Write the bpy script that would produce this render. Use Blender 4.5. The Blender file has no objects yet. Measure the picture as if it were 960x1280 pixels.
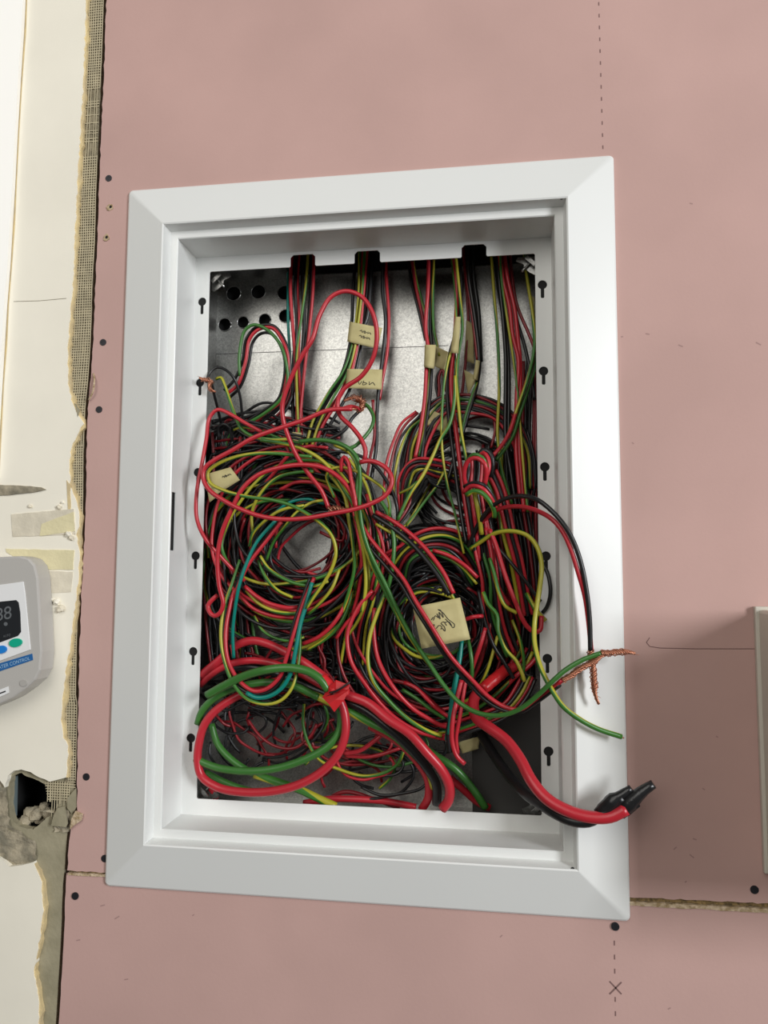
import bpy, bmesh, math, random
import numpy as np
from mathutils import Vector, Matrix
from mathutils.geometry import tessellate_polygon
random.seed(7); rng = np.random.default_rng(7)
C = bpy.context.scene.collection
SC = bpy.context.scene

# ---------------------------------------------------------------- camera
# wall frame: X right, Y down, Z into the wall (wall face at Z=0); Blender = (X, Z, H0-Y)
H0 = 1.45
F = 950.0
def rot(rx, ry, rz):
    cx, sx, cy, sy, cz, sz = math.cos(rx), math.sin(rx), math.cos(ry), math.sin(ry), math.cos(rz), math.sin(rz)
    X = np.array([[1, 0, 0], [0, cx, -sx], [0, sx, cx]]); Y = np.array([[cy, 0, sy], [0, 1, 0], [-sy, 0, cy]])
    Z = np.array([[cz, -sz, 0], [sz, cz, 0], [0, 0, 1]])
    return Z @ Y @ X
RC = rot(-0.0857, 0.1454, -0.0076)
CP = np.array([0.134, 0.0518, -0.7336])
def B(p):
    return Vector((p[0], p[2], H0 - p[1]))
def P(px, py, z=0.0):
    "photo pixel at depth z (metres into the wall) -> wall frame point"
    d = RC.T @ np.array([(px - 480) / F, (py - 640) / F, 1.0])
    t = (z - CP[2]) / d[2]
    return CP + d * t
cam = bpy.data.cameras.new('camera'); camo = bpy.data.objects.new('camera', cam); C.objects.link(camo)
Cm = lambda v: Vector((v[0], v[2], -v[1]))
r_, u_, b_ = Cm(RC[0]), -Cm(RC[1]), -Cm(RC[2])
M = Matrix(((r_.x, u_.x, b_.x), (r_.y, u_.y, b_.y), (r_.z, u_.z, b_.z)))
camo.matrix_world = Matrix.Translation(B(CP)) @ M.to_4x4()
cam.sensor_fit = 'HORIZONTAL'; cam.sensor_width = 36; cam.lens = 36 * F / 960; cam.clip_start = 0.01
SC.camera = camo

# ---------------------------------------------------------------- light
w = bpy.data.worlds.new('world'); SC.world = w; w.use_nodes = True
w.node_tree.nodes['Background'].inputs[0].default_value = (1.0, 0.98, 0.94, 1)
w.node_tree.nodes['Background'].inputs[1].default_value = 0.06
def area(name, loc, target, sx, sy, power, col):
    l = bpy.data.lights.new(name, 'AREA'); l.shape = 'RECTANGLE'; l.size = sx; l.size_y = sy; l.energy = power; l.color = col
    o = bpy.data.objects.new(name, l); C.objects.link(o)
    o.location = B(loc); d = B(target) - B(loc); o.rotation_euler = d.to_track_quat('-Z', 'Y').to_euler()
    return o
area('window_daylight', (3.4, -0.75, -2.7), (0, 0, 0), 0.9, 1.6, 146, (0.96, 0.98, 1.0))
area('added_room_fill', (-0.55, -1.15, -2.2), (0, 0, 0), 1.6, 2.1, 28, (1.0, 0.97, 0.91))  # added fill lamp behind the camera, brightens the steel back panel
SC.view_settings.view_transform = 'Standard'; SC.view_settings.look = 'None'
SC.view_settings.gamma = 1; SC.view_settings.use_curve_mapping = False
SC.view_settings.exposure = 0.0

# ---------------------------------------------------------------- materials
def mat(name, col, rough=0.5, metal=0.0, var=0.0, vscale=20.0, col2=None, bump=0.0, bscale=200.0, spec=0.5, detail=4):
    m = bpy.data.materials.new(name); m.use_nodes = True
    nt = m.node_tree; b = nt.nodes['Principled BSDF']
    b.inputs['Roughness'].default_value = rough; b.inputs['Metallic'].default_value = metal
    b.inputs['Specular IOR Level'].default_value = spec
    tc = nt.nodes.new('ShaderNodeTexCoord')
    if var > 0 or col2:
        n = nt.nodes.new('ShaderNodeTexNoise'); n.inputs['Scale'].default_value = vscale; n.inputs['Detail'].default_value = detail
        nt.links.new(tc.outputs['Object'], n.inputs['Vector'])
        r = nt.nodes.new('ShaderNodeValToRGB')
        c2 = col2 or tuple(c * (1 - var) for c in col)
        r.color_ramp.elements[0].position = 0.35; r.color_ramp.elements[1].position = 0.65
        r.color_ramp.elements[0].color = (*c2, 1); r.color_ramp.elements[1].color = (*col, 1)
        nt.links.new(n.outputs['Fac'], r.inputs['Fac']); nt.links.new(r.outputs['Color'], b.inputs['Base Color'])
    else:
        b.inputs['Base Color'].default_value = (*col, 1)
    if bump > 0:
        n2 = nt.nodes.new('ShaderNodeTexNoise'); n2.inputs['Scale'].default_value = bscale; n2.inputs['Detail'].default_value = 6
        nt.links.new(tc.outputs['Object'], n2.inputs['Vector'])
        bp = nt.nodes.new('ShaderNodeBump'); bp.inputs['Strength'].default_value = bump; bp.inputs['Distance'].default_value = 0.002
        nt.links.new(n2.outputs['Fac'], bp.inputs['Height']); nt.links.new(bp.outputs['Normal'], b.inputs['Normal'])
    return m
PINK = mat('pink_board_paper', (0.60, 0.39, 0.35), 0.85, var=0.10, vscale=6, bump=0.05, bscale=300, spec=0.2, detail=6)
CREAM = mat('cream_paint', (0.96, 0.91, 0.78), 0.6, var=0.06, vscale=9, bump=0.06, bscale=60, spec=0.3)
CREAM_EDGE = mat('old_yellow_paint_layer', (0.78, 0.62, 0.33), 0.8, col2=(0.62, 0.5, 0.3), vscale=60, bump=0.5, bscale=200, spec=0.2)
MORTAR = mat('grey_mortar', (0.36, 0.31, 0.21), 0.95, col2=(0.22, 0.19, 0.13), vscale=90, bump=0.7, bscale=350, spec=0.1)
MORTAR2 = mat('smooth_grey_mortar', (0.40, 0.36, 0.25), 0.9, col2=(0.31, 0.28, 0.19), vscale=40, bump=0.3, bscale=200, spec=0.1)
RUBBLE = mat('broken_plaster', (0.46, 0.40, 0.29), 0.95, col2=(0.22, 0.2, 0.15), vscale=70, bump=1.0, bscale=150, spec=0.1)
MESHM = mat('glass_fibre_strand', (0.62, 0.54, 0.36), 0.7, var=0.2, vscale=80)
WHITE = mat('white_enamel', (0.82, 0.83, 0.81), 0.34, var=0.015, vscale=6, bump=0.015, bscale=160)
TRIMW = mat('white_trim_paint', (0.97, 0.95, 0.9), 0.4)
DARK = mat('dark_void', (0.012, 0.012, 0.012), 0.9)  # shade inside holes, slots and pockets put into a near-black colour
STUD = mat('dark_backing', (0.05, 0.045, 0.04), 0.9)
SCREW = mat('black_phosphate_steel', (0.03, 0.03, 0.035), 0.45, metal=0.4)
CARD = mat('torn_gypsum_edge', (0.66, 0.52, 0.36), 0.95, col2=(0.34, 0.24, 0.12), vscale=260, bump=0.8, bscale=300)
INK = mat('grey_print', (0.21, 0.12, 0.11), 0.8)
SCUFF = mat('dirt_scuff', (0.40, 0.25, 0.23), 0.9)
PEN = mat('black_pen_ink', (0.03, 0.03, 0.03), 0.6)
COPPER = mat('bare_copper', (0.60, 0.27, 0.17), 0.38, metal=0.9)
PAPER = mat('masking_tape_paper', (0.58, 0.51, 0.25), 0.75, col2=(0.50, 0.43, 0.2), vscale=60, bump=0.1)
RTAPE = mat('red_electrical_tape', (0.62, 0.02, 0.025), 0.3, bump=0.1, bscale=100)
KTAPE = mat('black_electrical_tape', (0.014, 0.014, 0.015), 0.3, bump=0.4, bscale=120)
def galv():
    m = bpy.data.materials.new('galvanised_steel'); m.use_nodes = True; nt = m.node_tree; b = nt.nodes['Principled BSDF']
    tc = nt.nodes.new('ShaderNodeTexCoord'); v = nt.nodes.new('ShaderNodeTexVoronoi'); v.inputs['Scale'].default_value = 700
    n = nt.nodes.new('ShaderNodeTexNoise'); n.inputs['Scale'].default_value = 300; n.inputs['Detail'].default_value = 5
    nt.links.new(tc.outputs['Object'], v.inputs['Vector']); nt.links.new(tc.outputs['Object'], n.inputs['Vector'])
    mx = nt.nodes.new('ShaderNodeMix'); mx.data_type = 'FLOAT'; mx.inputs[0].default_value = 0.5
    nt.links.new(v.outputs['Color'], mx.inputs[2]); nt.links.new(n.outputs['Fac'], mx.inputs[3])
    r = nt.nodes.new('ShaderNodeValToRGB'); r.color_ramp.elements[0].position = .3; r.color_ramp.elements[1].position = .7
    r.color_ramp.elements[0].color = (0.33, 0.33, 0.32, 1); r.color_ramp.elements[1].color = (0.52, 0.52, 0.50, 1)
    nt.links.new(mx.outputs[0], r.inputs['Fac']); nt.links.new(r.outputs['Color'], b.inputs['Base Color'])
    b.inputs['Metallic'].default_value = 1.0; b.inputs['Roughness'].default_value = 0.33
    return m
GALV = galv()
def sheath(name, col, rough=0.33):
    return mat(name, col, rough, spec=0.5)
def stripe(name, a, bcol):
    m = bpy.data.materials.new(name); m.use_nodes = True; nt = m.node_tree; b = nt.nodes['Principled BSDF']
    b.inputs['Roughness'].default_value = 0.35
    uv = nt.nodes.new('ShaderNodeUVMap'); uv.uv_map = 'UVMap'; s = nt.nodes.new('ShaderNodeSeparateXYZ')
    nt.links.new(uv.outputs[0], s.inputs[0])
    fr = nt.nodes.new('ShaderNodeMath'); fr.operation = 'FRACT'; nt.links.new(s.outputs[0], fr.inputs[0])
    lt = nt.nodes.new('ShaderNodeMath'); lt.operation = 'LESS_THAN'; lt.inputs[1].default_value = 0.52; nt.links.new(fr.outputs[0], lt.inputs[0])
    mx = nt.nodes.new('ShaderNodeMix'); mx.data_type = 'RGBA'; nt.links.new(lt.outputs[0], mx.inputs[0])
    mx.inputs[6].default_value = (*bcol, 1); mx.inputs[7].default_value = (*a, 1)
    nt.links.new(mx.outputs[2], b.inputs['Base Color'])
    return m
WM = {'R': sheath('red_pvc', (0.50, 0.022, 0.035)), 'D': sheath('shaded_red_pvc', (0.24, 0.01, 0.016)),  # D is a shaded copy of R, dimness of deep wires in its colour
      'K': sheath('black_pvc', (0.012, 0.012, 0.013)), 'G': sheath('green_pvc', (0.045, 0.17, 0.03)),
      'T': sheath('teal_pvc', (0.0, 0.21, 0.165)),
      'Y': stripe('yellow_green_pvc', (0.42, 0.39, 0.03), (0.045, 0.18, 0.025))}
CN = {'R': ('red', 'red_wire'), 'D': ('shaded red', 'shaded_red_wire'), 'K': ('black', 'black_wire'), 'G': ('green', 'green_wire'),
      'T': ('teal', 'teal_wire'), 'Y': ('yellow-green striped', 'striped_wire')}

# ---------------------------------------------------------------- helpers
def link(name, me, m, parent=None):
    o = bpy.data.objects.new(name, me); C.objects.link(o)
    if m is not None: me.materials.append(m)
    if parent is not None:
        o.parent = parent
        if parent.type == 'EMPTY': o.matrix_parent_inverse = Matrix.Translation(-parent.location)
    return o
def empty(name, loc):
    o = bpy.data.objects.new(name, None); C.objects.link(o); o.location = loc; o.empty_display_size = 0.02; return o
def tag(o, label=None, cat=None, group=None, kind=None):
    if label: o['label'] = label
    if cat: o['category'] = cat
    if group: o['group'] = group
    if kind: o['kind'] = kind
    return o
def pyd(name, verts, faces, m, parent=None, smooth=False, bevel=0, solid=0):
    me = bpy.data.meshes.new(name); me.from_pydata([B(v) for v in verts], [], faces); me.update()
    bm = bmesh.new(); bm.from_mesh(me); bmesh.ops.recalc_face_normals(bm, faces=bm.faces); bm.to_mesh(me); bm.free()
    if smooth: me.polygons.foreach_set('use_smooth', [True] * len(me.polygons))
    o = link(name, me, m, parent)
    if solid:
        s = o.modifiers.new('solid', 'SOLIDIFY'); s.thickness = solid; s.offset = 0
    if bevel:
        s = o.modifiers.new('bevel', 'BEVEL'); s.width = bevel; s.segments = 2; s.limit_method = 'ANGLE'
    return o
def plate_data(outer, holes, z0, z1, axis=None):
    "polygon (x,y) with holes, between depths z0 (front) and z1 (back)"
    polys = [outer] + holes
    tri = tessellate_polygon([[Vector((x, y, 0)) for x, y in p] for p in polys])
    pts = [q for p in polys for q in p]; n = len(pts)
    V = [(x, y, z0) for x, y in pts] + [(x, y, z1) for x, y in pts]
    Fc = [tuple(t) for t in tri] + [tuple(i + n for i in reversed(t)) for t in tri]
    k = 0
    for p in polys:
        m = len(p)
        for i in range(m):
            a, b = k + i, k + (i + 1) % m
            Fc.append((a, b, b + n, a + n))
        k += m
    return V, Fc
def plate(name, outer, holes, z0, z1, m, parent=None, bevel=0):
    V, Fc = plate_data(outer, holes, z0, z1)
    return pyd(name, V, Fc, m, parent, bevel=bevel)
def rect(x0, y0, x1, y1): return [(x0, y0), (x1, y0), (x1, y1), (x0, y1)]
def circ(x, y, r, n=20): return [(x + r * math.cos(2 * math.pi * i / n), y + r * math.sin(2 * math.pi * i / n)) for i in range(n)]
def box(name, x0, y0, z0, x1, y1, z1, m, parent=None, bevel=0):
    return plate(name, rect(x0, y0, x1, y1), [], z0, z1, m, parent, bevel)
def pxy(s, z):
    "string of pixel pairs -> xy list at depth z"
    out = []
    for t in s.split():
        a, b = t.split(','); p = P(float(a), float(b), z); out.append((p[0], p[1]))
    return out
def rough_line(pts, step, amp, seed=0):
    "jagged resample of a polyline (wall frame xy)"
    r = random.Random(seed); out = []
    for (x0, y0), (x1, y1) in zip(pts, pts[1:]):
        n = max(1, int(math.hypot(x1 - x0, y1 - y0) / step))
        for i in range(n):
            t = i / n; out.append((x0 + (x1 - x0) * t + r.uniform(-amp, amp), y0 + (y1 - y0) * t + r.uniform(-amp, amp) * .6))
    out.append(pts[-1]); return out

def catmull(pts, step=0.0035):
    p = np.array(pts, float)
    if len(p) == 2: p = np.vstack([p[0], p.mean(0), p[1]])
    e = np.vstack([2 * p[0] - p[1], p, 2 * p[-1] - p[-2]])
    out = []
    for i in range(1, len(e) - 2):
        p0, p1, p2, p3 = e[i - 1], e[i], e[i + 1], e[i + 2]
        d0, d1, d2 = [max(1e-6, np.linalg.norm(b - a)) ** .5 for a, b in ((p0, p1), (p1, p2), (p2, p3))]
        m1 = (p2 - p1) + d1 * ((p1 - p0) / d0 - (p2 - p0) / (d0 + d1)) if True else 0
        m1 = d1 * ((p1 - p0) / d0 - (p2 - p0) / (d0 + d1) + (p2 - p1) / d1)
        m2 = d1 * ((p2 - p1) / d1 - (p3 - p1) / (d1 + d2) + (p3 - p2) / d2)
        n = max(2, int(np.linalg.norm(p2 - p1) / step))
        for k in range(n):
            t = k / n; t2, t3 = t * t, t * t * t
            out.append((2 * t3 - 3 * t2 + 1) * p1 + (t3 - 2 * t2 + t) * m1 + (-2 * t3 + 3 * t2) * p2 + (t3 - t2) * m2)
    out.append(p[-1]); return np.array(out)
def tube(path, r, ns=8, twist=0.0, u0=0.0, rfun=None):
    "verts, faces, uvs of a swept tube with flat ends (wall frame)"
    n = len(path); T = np.gradient(path, axis=0); T /= np.linalg.norm(T, axis=1)[:, None] + 1e-12
    N = np.zeros_like(path); a = np.array([0, 0, 1.0]) if abs(T[0, 2]) < .9 else np.array([1.0, 0, 0])
    v = a - T[0] * (a @ T[0]); N[0] = v / np.linalg.norm(v)
    for i in range(1, n):
        v = N[i - 1] - T[i] * (N[i - 1] @ T[i]); N[i] = v / (np.linalg.norm(v) + 1e-12)
    Bn = np.cross(T, N); ang = np.arange(ns) * 2 * np.pi / ns
    R = np.full(n, r) if rfun is None else rfun(np.linspace(0, 1, n)) * r
    V = path[:, None, :] + R[:, None, None] * (np.cos(ang)[None, :, None] * N[:, None, :] + np.sin(ang)[None, :, None] * Bn[:, None, :])
    V = V.reshape(-1, 3)
    i = np.arange(n - 1)[:, None] * ns; j = np.arange(ns)[None, :]; j2 = (j + 1) % ns
    Fq = np.stack([i + j, i + j2, i + ns + j2, i + ns + j], -1).reshape(-1, 4)
    L = np.r_[0, np.cumsum(np.linalg.norm(np.diff(path, axis=0), axis=1))]
    uu = u0 + twist * L
    jj = np.broadcast_to(j, (n - 1, ns)); ii = np.broadcast_to(np.arange(n - 1)[:, None], (n - 1, ns))
    U = np.stack([jj / ns + uu[ii], (jj + 1) / ns + uu[ii], (jj + 1) / ns + uu[ii + 1], jj / ns + uu[ii + 1]], -1).reshape(-1)
    return V, Fq, U
def tube_mesh(name, tubes):
    Vs, Fs, Us, caps = [], [], [], []; k = 0
    for V, Fq, U in tubes:
        Vs.append(V); Fs.append(Fq + k); Us.append(U); ns = len(V) and int(Fq[0, 3] - Fq[0, 0])
        caps.append(list(range(k, k + ns))[::-1]); caps.append(list(range(k + len(V) - ns, k + len(V)))); k += len(V)
    V = np.vstack(Vs); Fq = np.vstack(Fs); U = np.concatenate(Us)
    Vb = np.stack([V[:, 0], V[:, 2], H0 - V[:, 1]], 1)
    nq = len(Fq); loops = np.concatenate([Fq.reshape(-1)] + [np.array(c) for c in caps])
    tot = np.array([4] * nq + [len(c) for c in caps]); st = np.r_[0, np.cumsum(tot)[:-1]]
    me = bpy.data.meshes.new(name); me.vertices.add(len(Vb)); me.vertices.foreach_set('co', Vb.reshape(-1).astype(np.float32))
    me.loops.add(len(loops)); me.loops.foreach_set('vertex_index', loops.astype(np.int32))
    me.polygons.add(len(tot)); me.polygons.foreach_set('loop_start', st.astype(np.int32)); me.polygons.foreach_set('loop_total', tot.astype(np.int32))
    sm = np.ones(len(tot), bool); sm[nq:] = False; me.polygons.foreach_set('use_smooth', sm)
    uvl = me.uv_layers.new(name='UVMap'); uv = np.zeros((len(loops), 2), np.float32); uv[:len(U), 0] = U
    uvl.data.foreach_set('uv', uv.reshape(-1)); me.update(calc_edges=True); me.validate(); return me
def curve_obj(name, path, r, m, parent=None, ns=8, twist=0, u0=0, rfun=None):
    return link(name, tube_mesh(name, [tube(path, r, ns, twist, u0, rfun)]), m, parent)

# ---------------------------------------------------------------- dimensions of the board
W, H = 0.5, 0.714
A_, HR, B1, Z1, B2, Z3, B4 = 0.045, 0.0157, 0.0483, -0.0021, 0.0563, 0.0455, 0.0732
ZB = 0.118
def loop(inset, z, r=0.0, n=5):
    x, y = W / 2 - inset, H / 2 - inset; out = []
    for sx, sy, a0 in ((-1, -1, 180), (1, -1, 270), (1, 1, 0), (-1, 1, 90)):
        for i in range(n):
            a = math.radians(a0 + 90 * i / (n - 1))
            out.append((sx * (x - r) + r * math.cos(a), sy * (y - r) + r * math.sin(a), z))
    return out
OX, OY = W / 2 - B4, H / 2 - B4      # half size of the opening
WX, WY = W / 2 - B2, H / 2 - B2      # half size of the recess
def Yat(px, py, z): return P(px, py, z)[1]
def Xat(px, py, z): return P(px, py, z)[0]

# ---------------------------------------------------------------- setting: pink plasterboard wall
xl, xr_, yt, yb = -0.62, 0.85, -0.85, 0.95
wall = plate('wall_back', rect(xl, yt, xr_, yb), [rect(-WX - .002, -WY - .002, WX + .002, WY + .002), pxy('8,962 70,962 80,1015 70,1025 42,1045 12,1045', 0.0145)], 0.0145, 0.022, STUD)
tag(wall, kind='structure')
pink_edge = '137,-60 133,0 131,60 129,110 126,180 123,250 122,300 119,360 118,400 116,440 113,480 110,510 108,570 107,650 104,700 101,760 99,830 98,870 97,950 96,1020 92,1026 88,1036 86,1060 84,1088'
e_up = rough_line(pxy(pink_edge, 0), 0.006, 0.0006, 1)
JL = P(84, 1089, 0); JR = P(958, 1133, 0)
def joint(x): return JL[1] + (JR[1] - JL[1]) * (x - JL[0]) / (JR[0] - JL[0])
hole = rect(-WX - .002, -WY - .002, WX + .002, WY + .002)
j_up = rough_line([(JL[0], JL[1] - .0004), (xr_, joint(xr_) - .004)], 0.005, 0.0009, 2)
upper = plate('plasterboard_sheet', [(x, y) for x, y in e_up] + j_up[1:] + [(xr_, yt)], [hole], 0, 0.0125, PINK, wall)
tag(upper, 'large upper pink plasterboard sheet with the recess cut in it')
lo_edge = rough_line(pxy('83,1092 82,1105 79,1180 76,1230 73,1280 70,1340', 0), 0.008, 0.0004, 3)
j_lo = rough_line([(JL[0] - .0005, JL[1] + .0022), (xr_, joint(xr_) + .0032)], 0.006, 0.0005, 4)
lower = plate('plasterboard_sheet', list(reversed(lo_edge)) + j_lo[1:] + [(xr_, yb), (lo_edge[-1][0], yb)], [], 0.0006, 0.0125, PINK, wall)
tag(lower, 'lower pink plasterboard sheet below the joint')
# torn gypsum lip along the joint
tl = rough_line([(JL[0] + .001, JL[1] + .0012), (xr_, joint(xr_) + .002)], 0.004, 0.0004, 5)
bl = rough_line([(JL[0] + .001, JL[1] + .0034), (xr_, joint(xr_) + .0066)], 0.004, 0.0007, 6)
plate('torn_paper_lip', tl + bl[::-1], [], -0.0007, 0.004, CARD, lower)
tl = rough_line([(JL[0] + .001, JL[1] - .0012), (xr_, joint(xr_) - .005)], 0.003, 0.0010, 8)
bl = rough_line([(JL[0] + .001, JL[1] + .0012), (xr_, joint(xr_) + .0015)], 0.003, 0.0006, 9)
plate('torn_paper_lip', tl + bl[::-1], [], 0.002, 0.006, mat('dusty_brown_gypsum', (0.30, 0.20, 0.08), .95, col2=(0.10, 0.07, 0.03), vscale=300, bump=1), upper)
# printed dashes and X on the paper
def ribbon(name, segs, wdt, z, m, parent=None):
    V, Fc = [], []
    for (x0, y0), (x1, y1) in segs:
        d = math.hypot(x1 - x0, y1 - y0) or 1; nx, ny = -(y1 - y0) / d * wdt / 2, (x1 - x0) / d * wdt / 2; k = len(V)
        V += [(x0 + nx, y0 + ny, z), (x1 + nx, y1 + ny, z), (x1 - nx, y1 - ny, z), (x0 - nx, y0 - ny, z)]; Fc.append((k, k + 1, k + 2, k + 3))
    return pyd(name, V, Fc, m, parent)
def lerp(a, b, t): return (a[0] + (b[0] - a[0]) * t, a[1] + (b[1] - a[1]) * t)
def dashes(a, b, n, frac):
    return [(lerp(a, b, i / n), lerp(a, b, (i + frac) / n)) for i in range(n)]
a, b = pxy('748,-12 754,197', 0)
ribbon('printed_dashes', dashes(a, b, 14, .3), 0.0011, -0.00015, INK, upper)
a, b = pxy('768,1176 770,1300', 0)
ribbon('printed_dashes', [s for i, s in enumerate(dashes(a, b, 7, .35)) if i != 3], 0.0011, 0.00045, INK, lower)
q = pxy('762,1227 777,1243 777,1228 762,1243', 0)
ribbon('printed_cross', [(q[0], q[1]), (q[2], q[3])], 0.0013, 0.0004, INK, lower)
q = pxy('812,797 808,803 812,808 825,810 870,811 946,811', 0)
ribbon('pencil_line', list(zip(q, q[1:])), 0.0007, -0.00015, INK, upper)
# dirt specks and scuffs
r = random.Random(5); sg = []
for x, y, l in ((807,417,5),(848,431,6),(945,428,7),(878,985,4),(866,1048,5),(862,1068,7),(842,1062,5),(776,421,3),(790,553,3),(862,254,4),(895,920,3),(856,1103,3)):
    a_ = r.uniform(-.8, .8); sg += [(pxy(f'{x},{y}', 0)[0], pxy(f'{x+l*math.cos(a_)},{y+l*math.sin(a_)}', 0)[0])]
ribbon('scuff_marks', sg, 0.0011, -0.00012, SCUFF, upper)
sg = []
for x, y, l in ((125,1133,6),(143,1149,7),(95,1176,5),(155,1225,5),(625,1172,4),(240,1145,3),(835,1262,4)):
    a_ = r.uniform(-.8, .3); sg += [(pxy(f'{x},{y}', 0)[0], pxy(f'{x+l*math.cos(a_)},{y+l*math.sin(a_)}', 0)[0])]
ribbon('scuff_marks', sg, 0.0011, 0.0005, SCUFF, lower)
# screws: disc with a cross recess
def screw_mesh():
    V, Fc = [], []; n = 16; R = 0.0036
    cross = [(-.0006, -.002), (.0006, -.002), (.0006, -.0006), (.002, -.0006), (.002, .0006), (.0006, .0006), (.0006, .002), (-.0006, .002), (-.0006, .0006), (-.002, .0006), (-.002, -.0006), (-.0006, -.0006)]
    V, Fc = plate_data(circ(0, 0, R, n), [cross], -0.0006, 0.002)
    V2, F2 = plate_data(circ(0, 0, R * .9, n), [], -0.0003, 0.0018); Fc = list(Fc) + [tuple(i + len(V) for i in f) for f in F2]; V = V + V2
    me = bpy.data.meshes.new('drywall_screw'); me.from_pydata([(x, z, -y) for x, y, z in V], [], Fc); me.materials.append(SCREW); return me
SM = screw_mesh()
for (x, y), par in (((136, 223), upper), ((129, 428), upper), ((124, 512), upper), ((108, 971), upper), ((131, 1073), upper), ((943, 1112), upper), ((94, 1120), lower), ((769, 1158), lower)):
    o = bpy.data.objects.new('drywall_screw', SM); C.objects.link(o); o.parent = par; o.location = B(P(x, y, 0))
# empty screw holes with burst paper
for (x, y) in ((138, 259), (133, 297)):
    p = P(x, y, 0); ring = []
    rr = random.Random(x)
    for k in range(14):
        a_ = k * 2 * math.pi / 14; ring.append((p[0] + math.cos(a_) * .0036 * rr.uniform(.7, 1.3), p[1] + math.sin(a_) * .0036 * rr.uniform(.7, 1.3)))
    plate('burst_screw_hole', ring, [circ(p[0] + .0005, p[1], .0017, 10)], -.0009, 0.0002, CARD, upper)
    plate('screw_hole', circ(p[0] + .0005, p[1], .0018, 10), [], -.0003, 0.0002, DARK, upper)

# ---------------------------------------------------------------- setting: old cream wall at the left
cream_r = '109,-60 107,0 104,100 101,150 98,200 95,260 93,300 91,350 87,400 84,440 85,480 90,505 101,524 104,530 98,540 90,555 86,580 87,605 93,622 98,640 99,652 95,668 99,690 98,715 95,745 90,780 87,810 82,835 79,865 76,900 78,922 85,932 84,950 82,972'
Rr = pxy(cream_r, -0.002)
hole_top = pxy('62,977 50,972 38,965 27,962 18,963 10,970 6,985 0,975 -30,970', -0.002)
LEFTX = -0.62
line = rough_line(Rr, 0.004, 0.0009, 11) + rough_line(hole_top, 0.004, 0.0007, 12)
wl = plate('wall_left', [(LEFTX, yt), (Rr[0][0], yt)] + line + [(LEFTX, line[-1][1])], [], -0.002, 0.004, CREAM)
tag(wl, kind='structure')
# lower patch
lo = pxy('-30,1066 0,1073 12,1083 27,1081 41,1078 46,1089 51,1103 54,1139 49,1175 42,1214 49,1254 48,1285 46,1340', -0.002)
ll = rough_line(lo, 0.004, 0.0008, 13)
plate('plaster_patch', [(LEFTX, ll[0][1])] + ll + [(ll[-1][0], yb), (LEFTX, yb)], [], -0.002, 0.004, CREAM, wl)
# yellowish paint layers showing at both torn edges
def band(name, px, w0, w1, z0, z1, m, seed):
    l = pxy(px, z0); a1 = rough_line(l, 0.004, 0.0007, seed)
    rr = random.Random(seed + 50)
    b1 = [(x + rr.uniform(w0, w1), y) for x, y in a1]
    a1 = [(x - .004, y) for x, y in a1]
    return plate(name, a1 + b1[::-1], [], z0, z1, m, wl)
band('yellow_paint_layer', cream_r, .002, .0048, -0.0008, 0.004, CREAM_EDGE, 21)
band('yellow_paint_layer', '41,1080 46,1089 51,1103 54,1139 49,1175 42,1214 49,1254 48,1285 46,1340', .0012, .0032, -0.0008, 0.004, CREAM_EDGE, 22)
# mortar strip behind with the knocked-out hole
hp = pxy('13,980 14,972 20,968 27,966 34,971 45,974 57,981 63,991 72,1005 70,1013 61,1020 50,1030 41,1037 27,1034 15,1026 12,1012 11,1000', 0.004)
hp = rough_line(hp + [hp[0]], 0.003, 0.0007, 31)[:-1]
pe = pxy(pink_edge.replace('84,1088', '84,1088 82,1105 79,1180 76,1230 73,1280 70,1340'), 0.004)
mo = [(x - 0.0030, y) for x, y in pe]
mb = plate('mortar_bed', [(LEFTX, yt), (mo[0][0], yt)] + mo + [(mo[-1][0], yb), (LEFTX, yb)], [hp], 0.004, 0.012, MORTAR2, wl)
# rough strip on top of the mortar, real relief
def relief(name, top_px, seed, cols=10, amp=0.0011, z=0.0036, xoff0=-0.001, pl=None, pr=None, y0=-40, y1=985, m=MORTAR, step=5):
    rr = np.random.default_rng(seed); ys = np.arange(y0, y1, step); V, Fc = [], []
    lx = np.array([[float(v) for v in t.split(',')] for t in pl.split()]); rx = np.array([[float(v) for v in t.split(',')] for t in pr.split()])
    for yy in ys:
        a0 = np.interp(yy, lx[:, 1], lx[:, 0]); a1 = np.interp(yy, rx[:, 1], rx[:, 0]) - 4
        a1 = max(a1, a0 + 1)
        for k in range(cols):
            p = P(a0 + (a1 - a0) * k / (cols - 1), yy, z); V.append((p[0], p[1], z - rr.uniform(0, amp)))
    n = len(ys)
    Fc = [(i * cols + k, i * cols + k + 1, (i + 1) * cols + k + 1, (i + 1) * cols + k) for i in range(n - 1) for k in range(cols - 1)]
    return pyd(name, V, Fc, m, wl, smooth=True)
relief('rough_mortar', None, 5, pl=cream_r, pr=pink_edge)
rub_l = '-30,970 -30,1000 -30,1075'
relief('broken_rubble', None, 6, cols=9, amp=0.0045, z=0.0045, pl='-25,975 -25,1085', pr='12,975 16,1000 16,1010 18,1030 30,1038 50,1052 52,1070 46,1085', y0=975, y1=1086, m=RUBBLE, step=4)
relief('broken_rubble', None, 7, cols=8, amp=0.004, z=0.0045, pl='42,1036 50,1030 62,1020 70,1012 66,1046 40,1050'.replace('66,1046 40,1050', ''), pr='92,1008 92,1040', y0=1012, y1=1042, m=RUBBLE, step=3)
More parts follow.
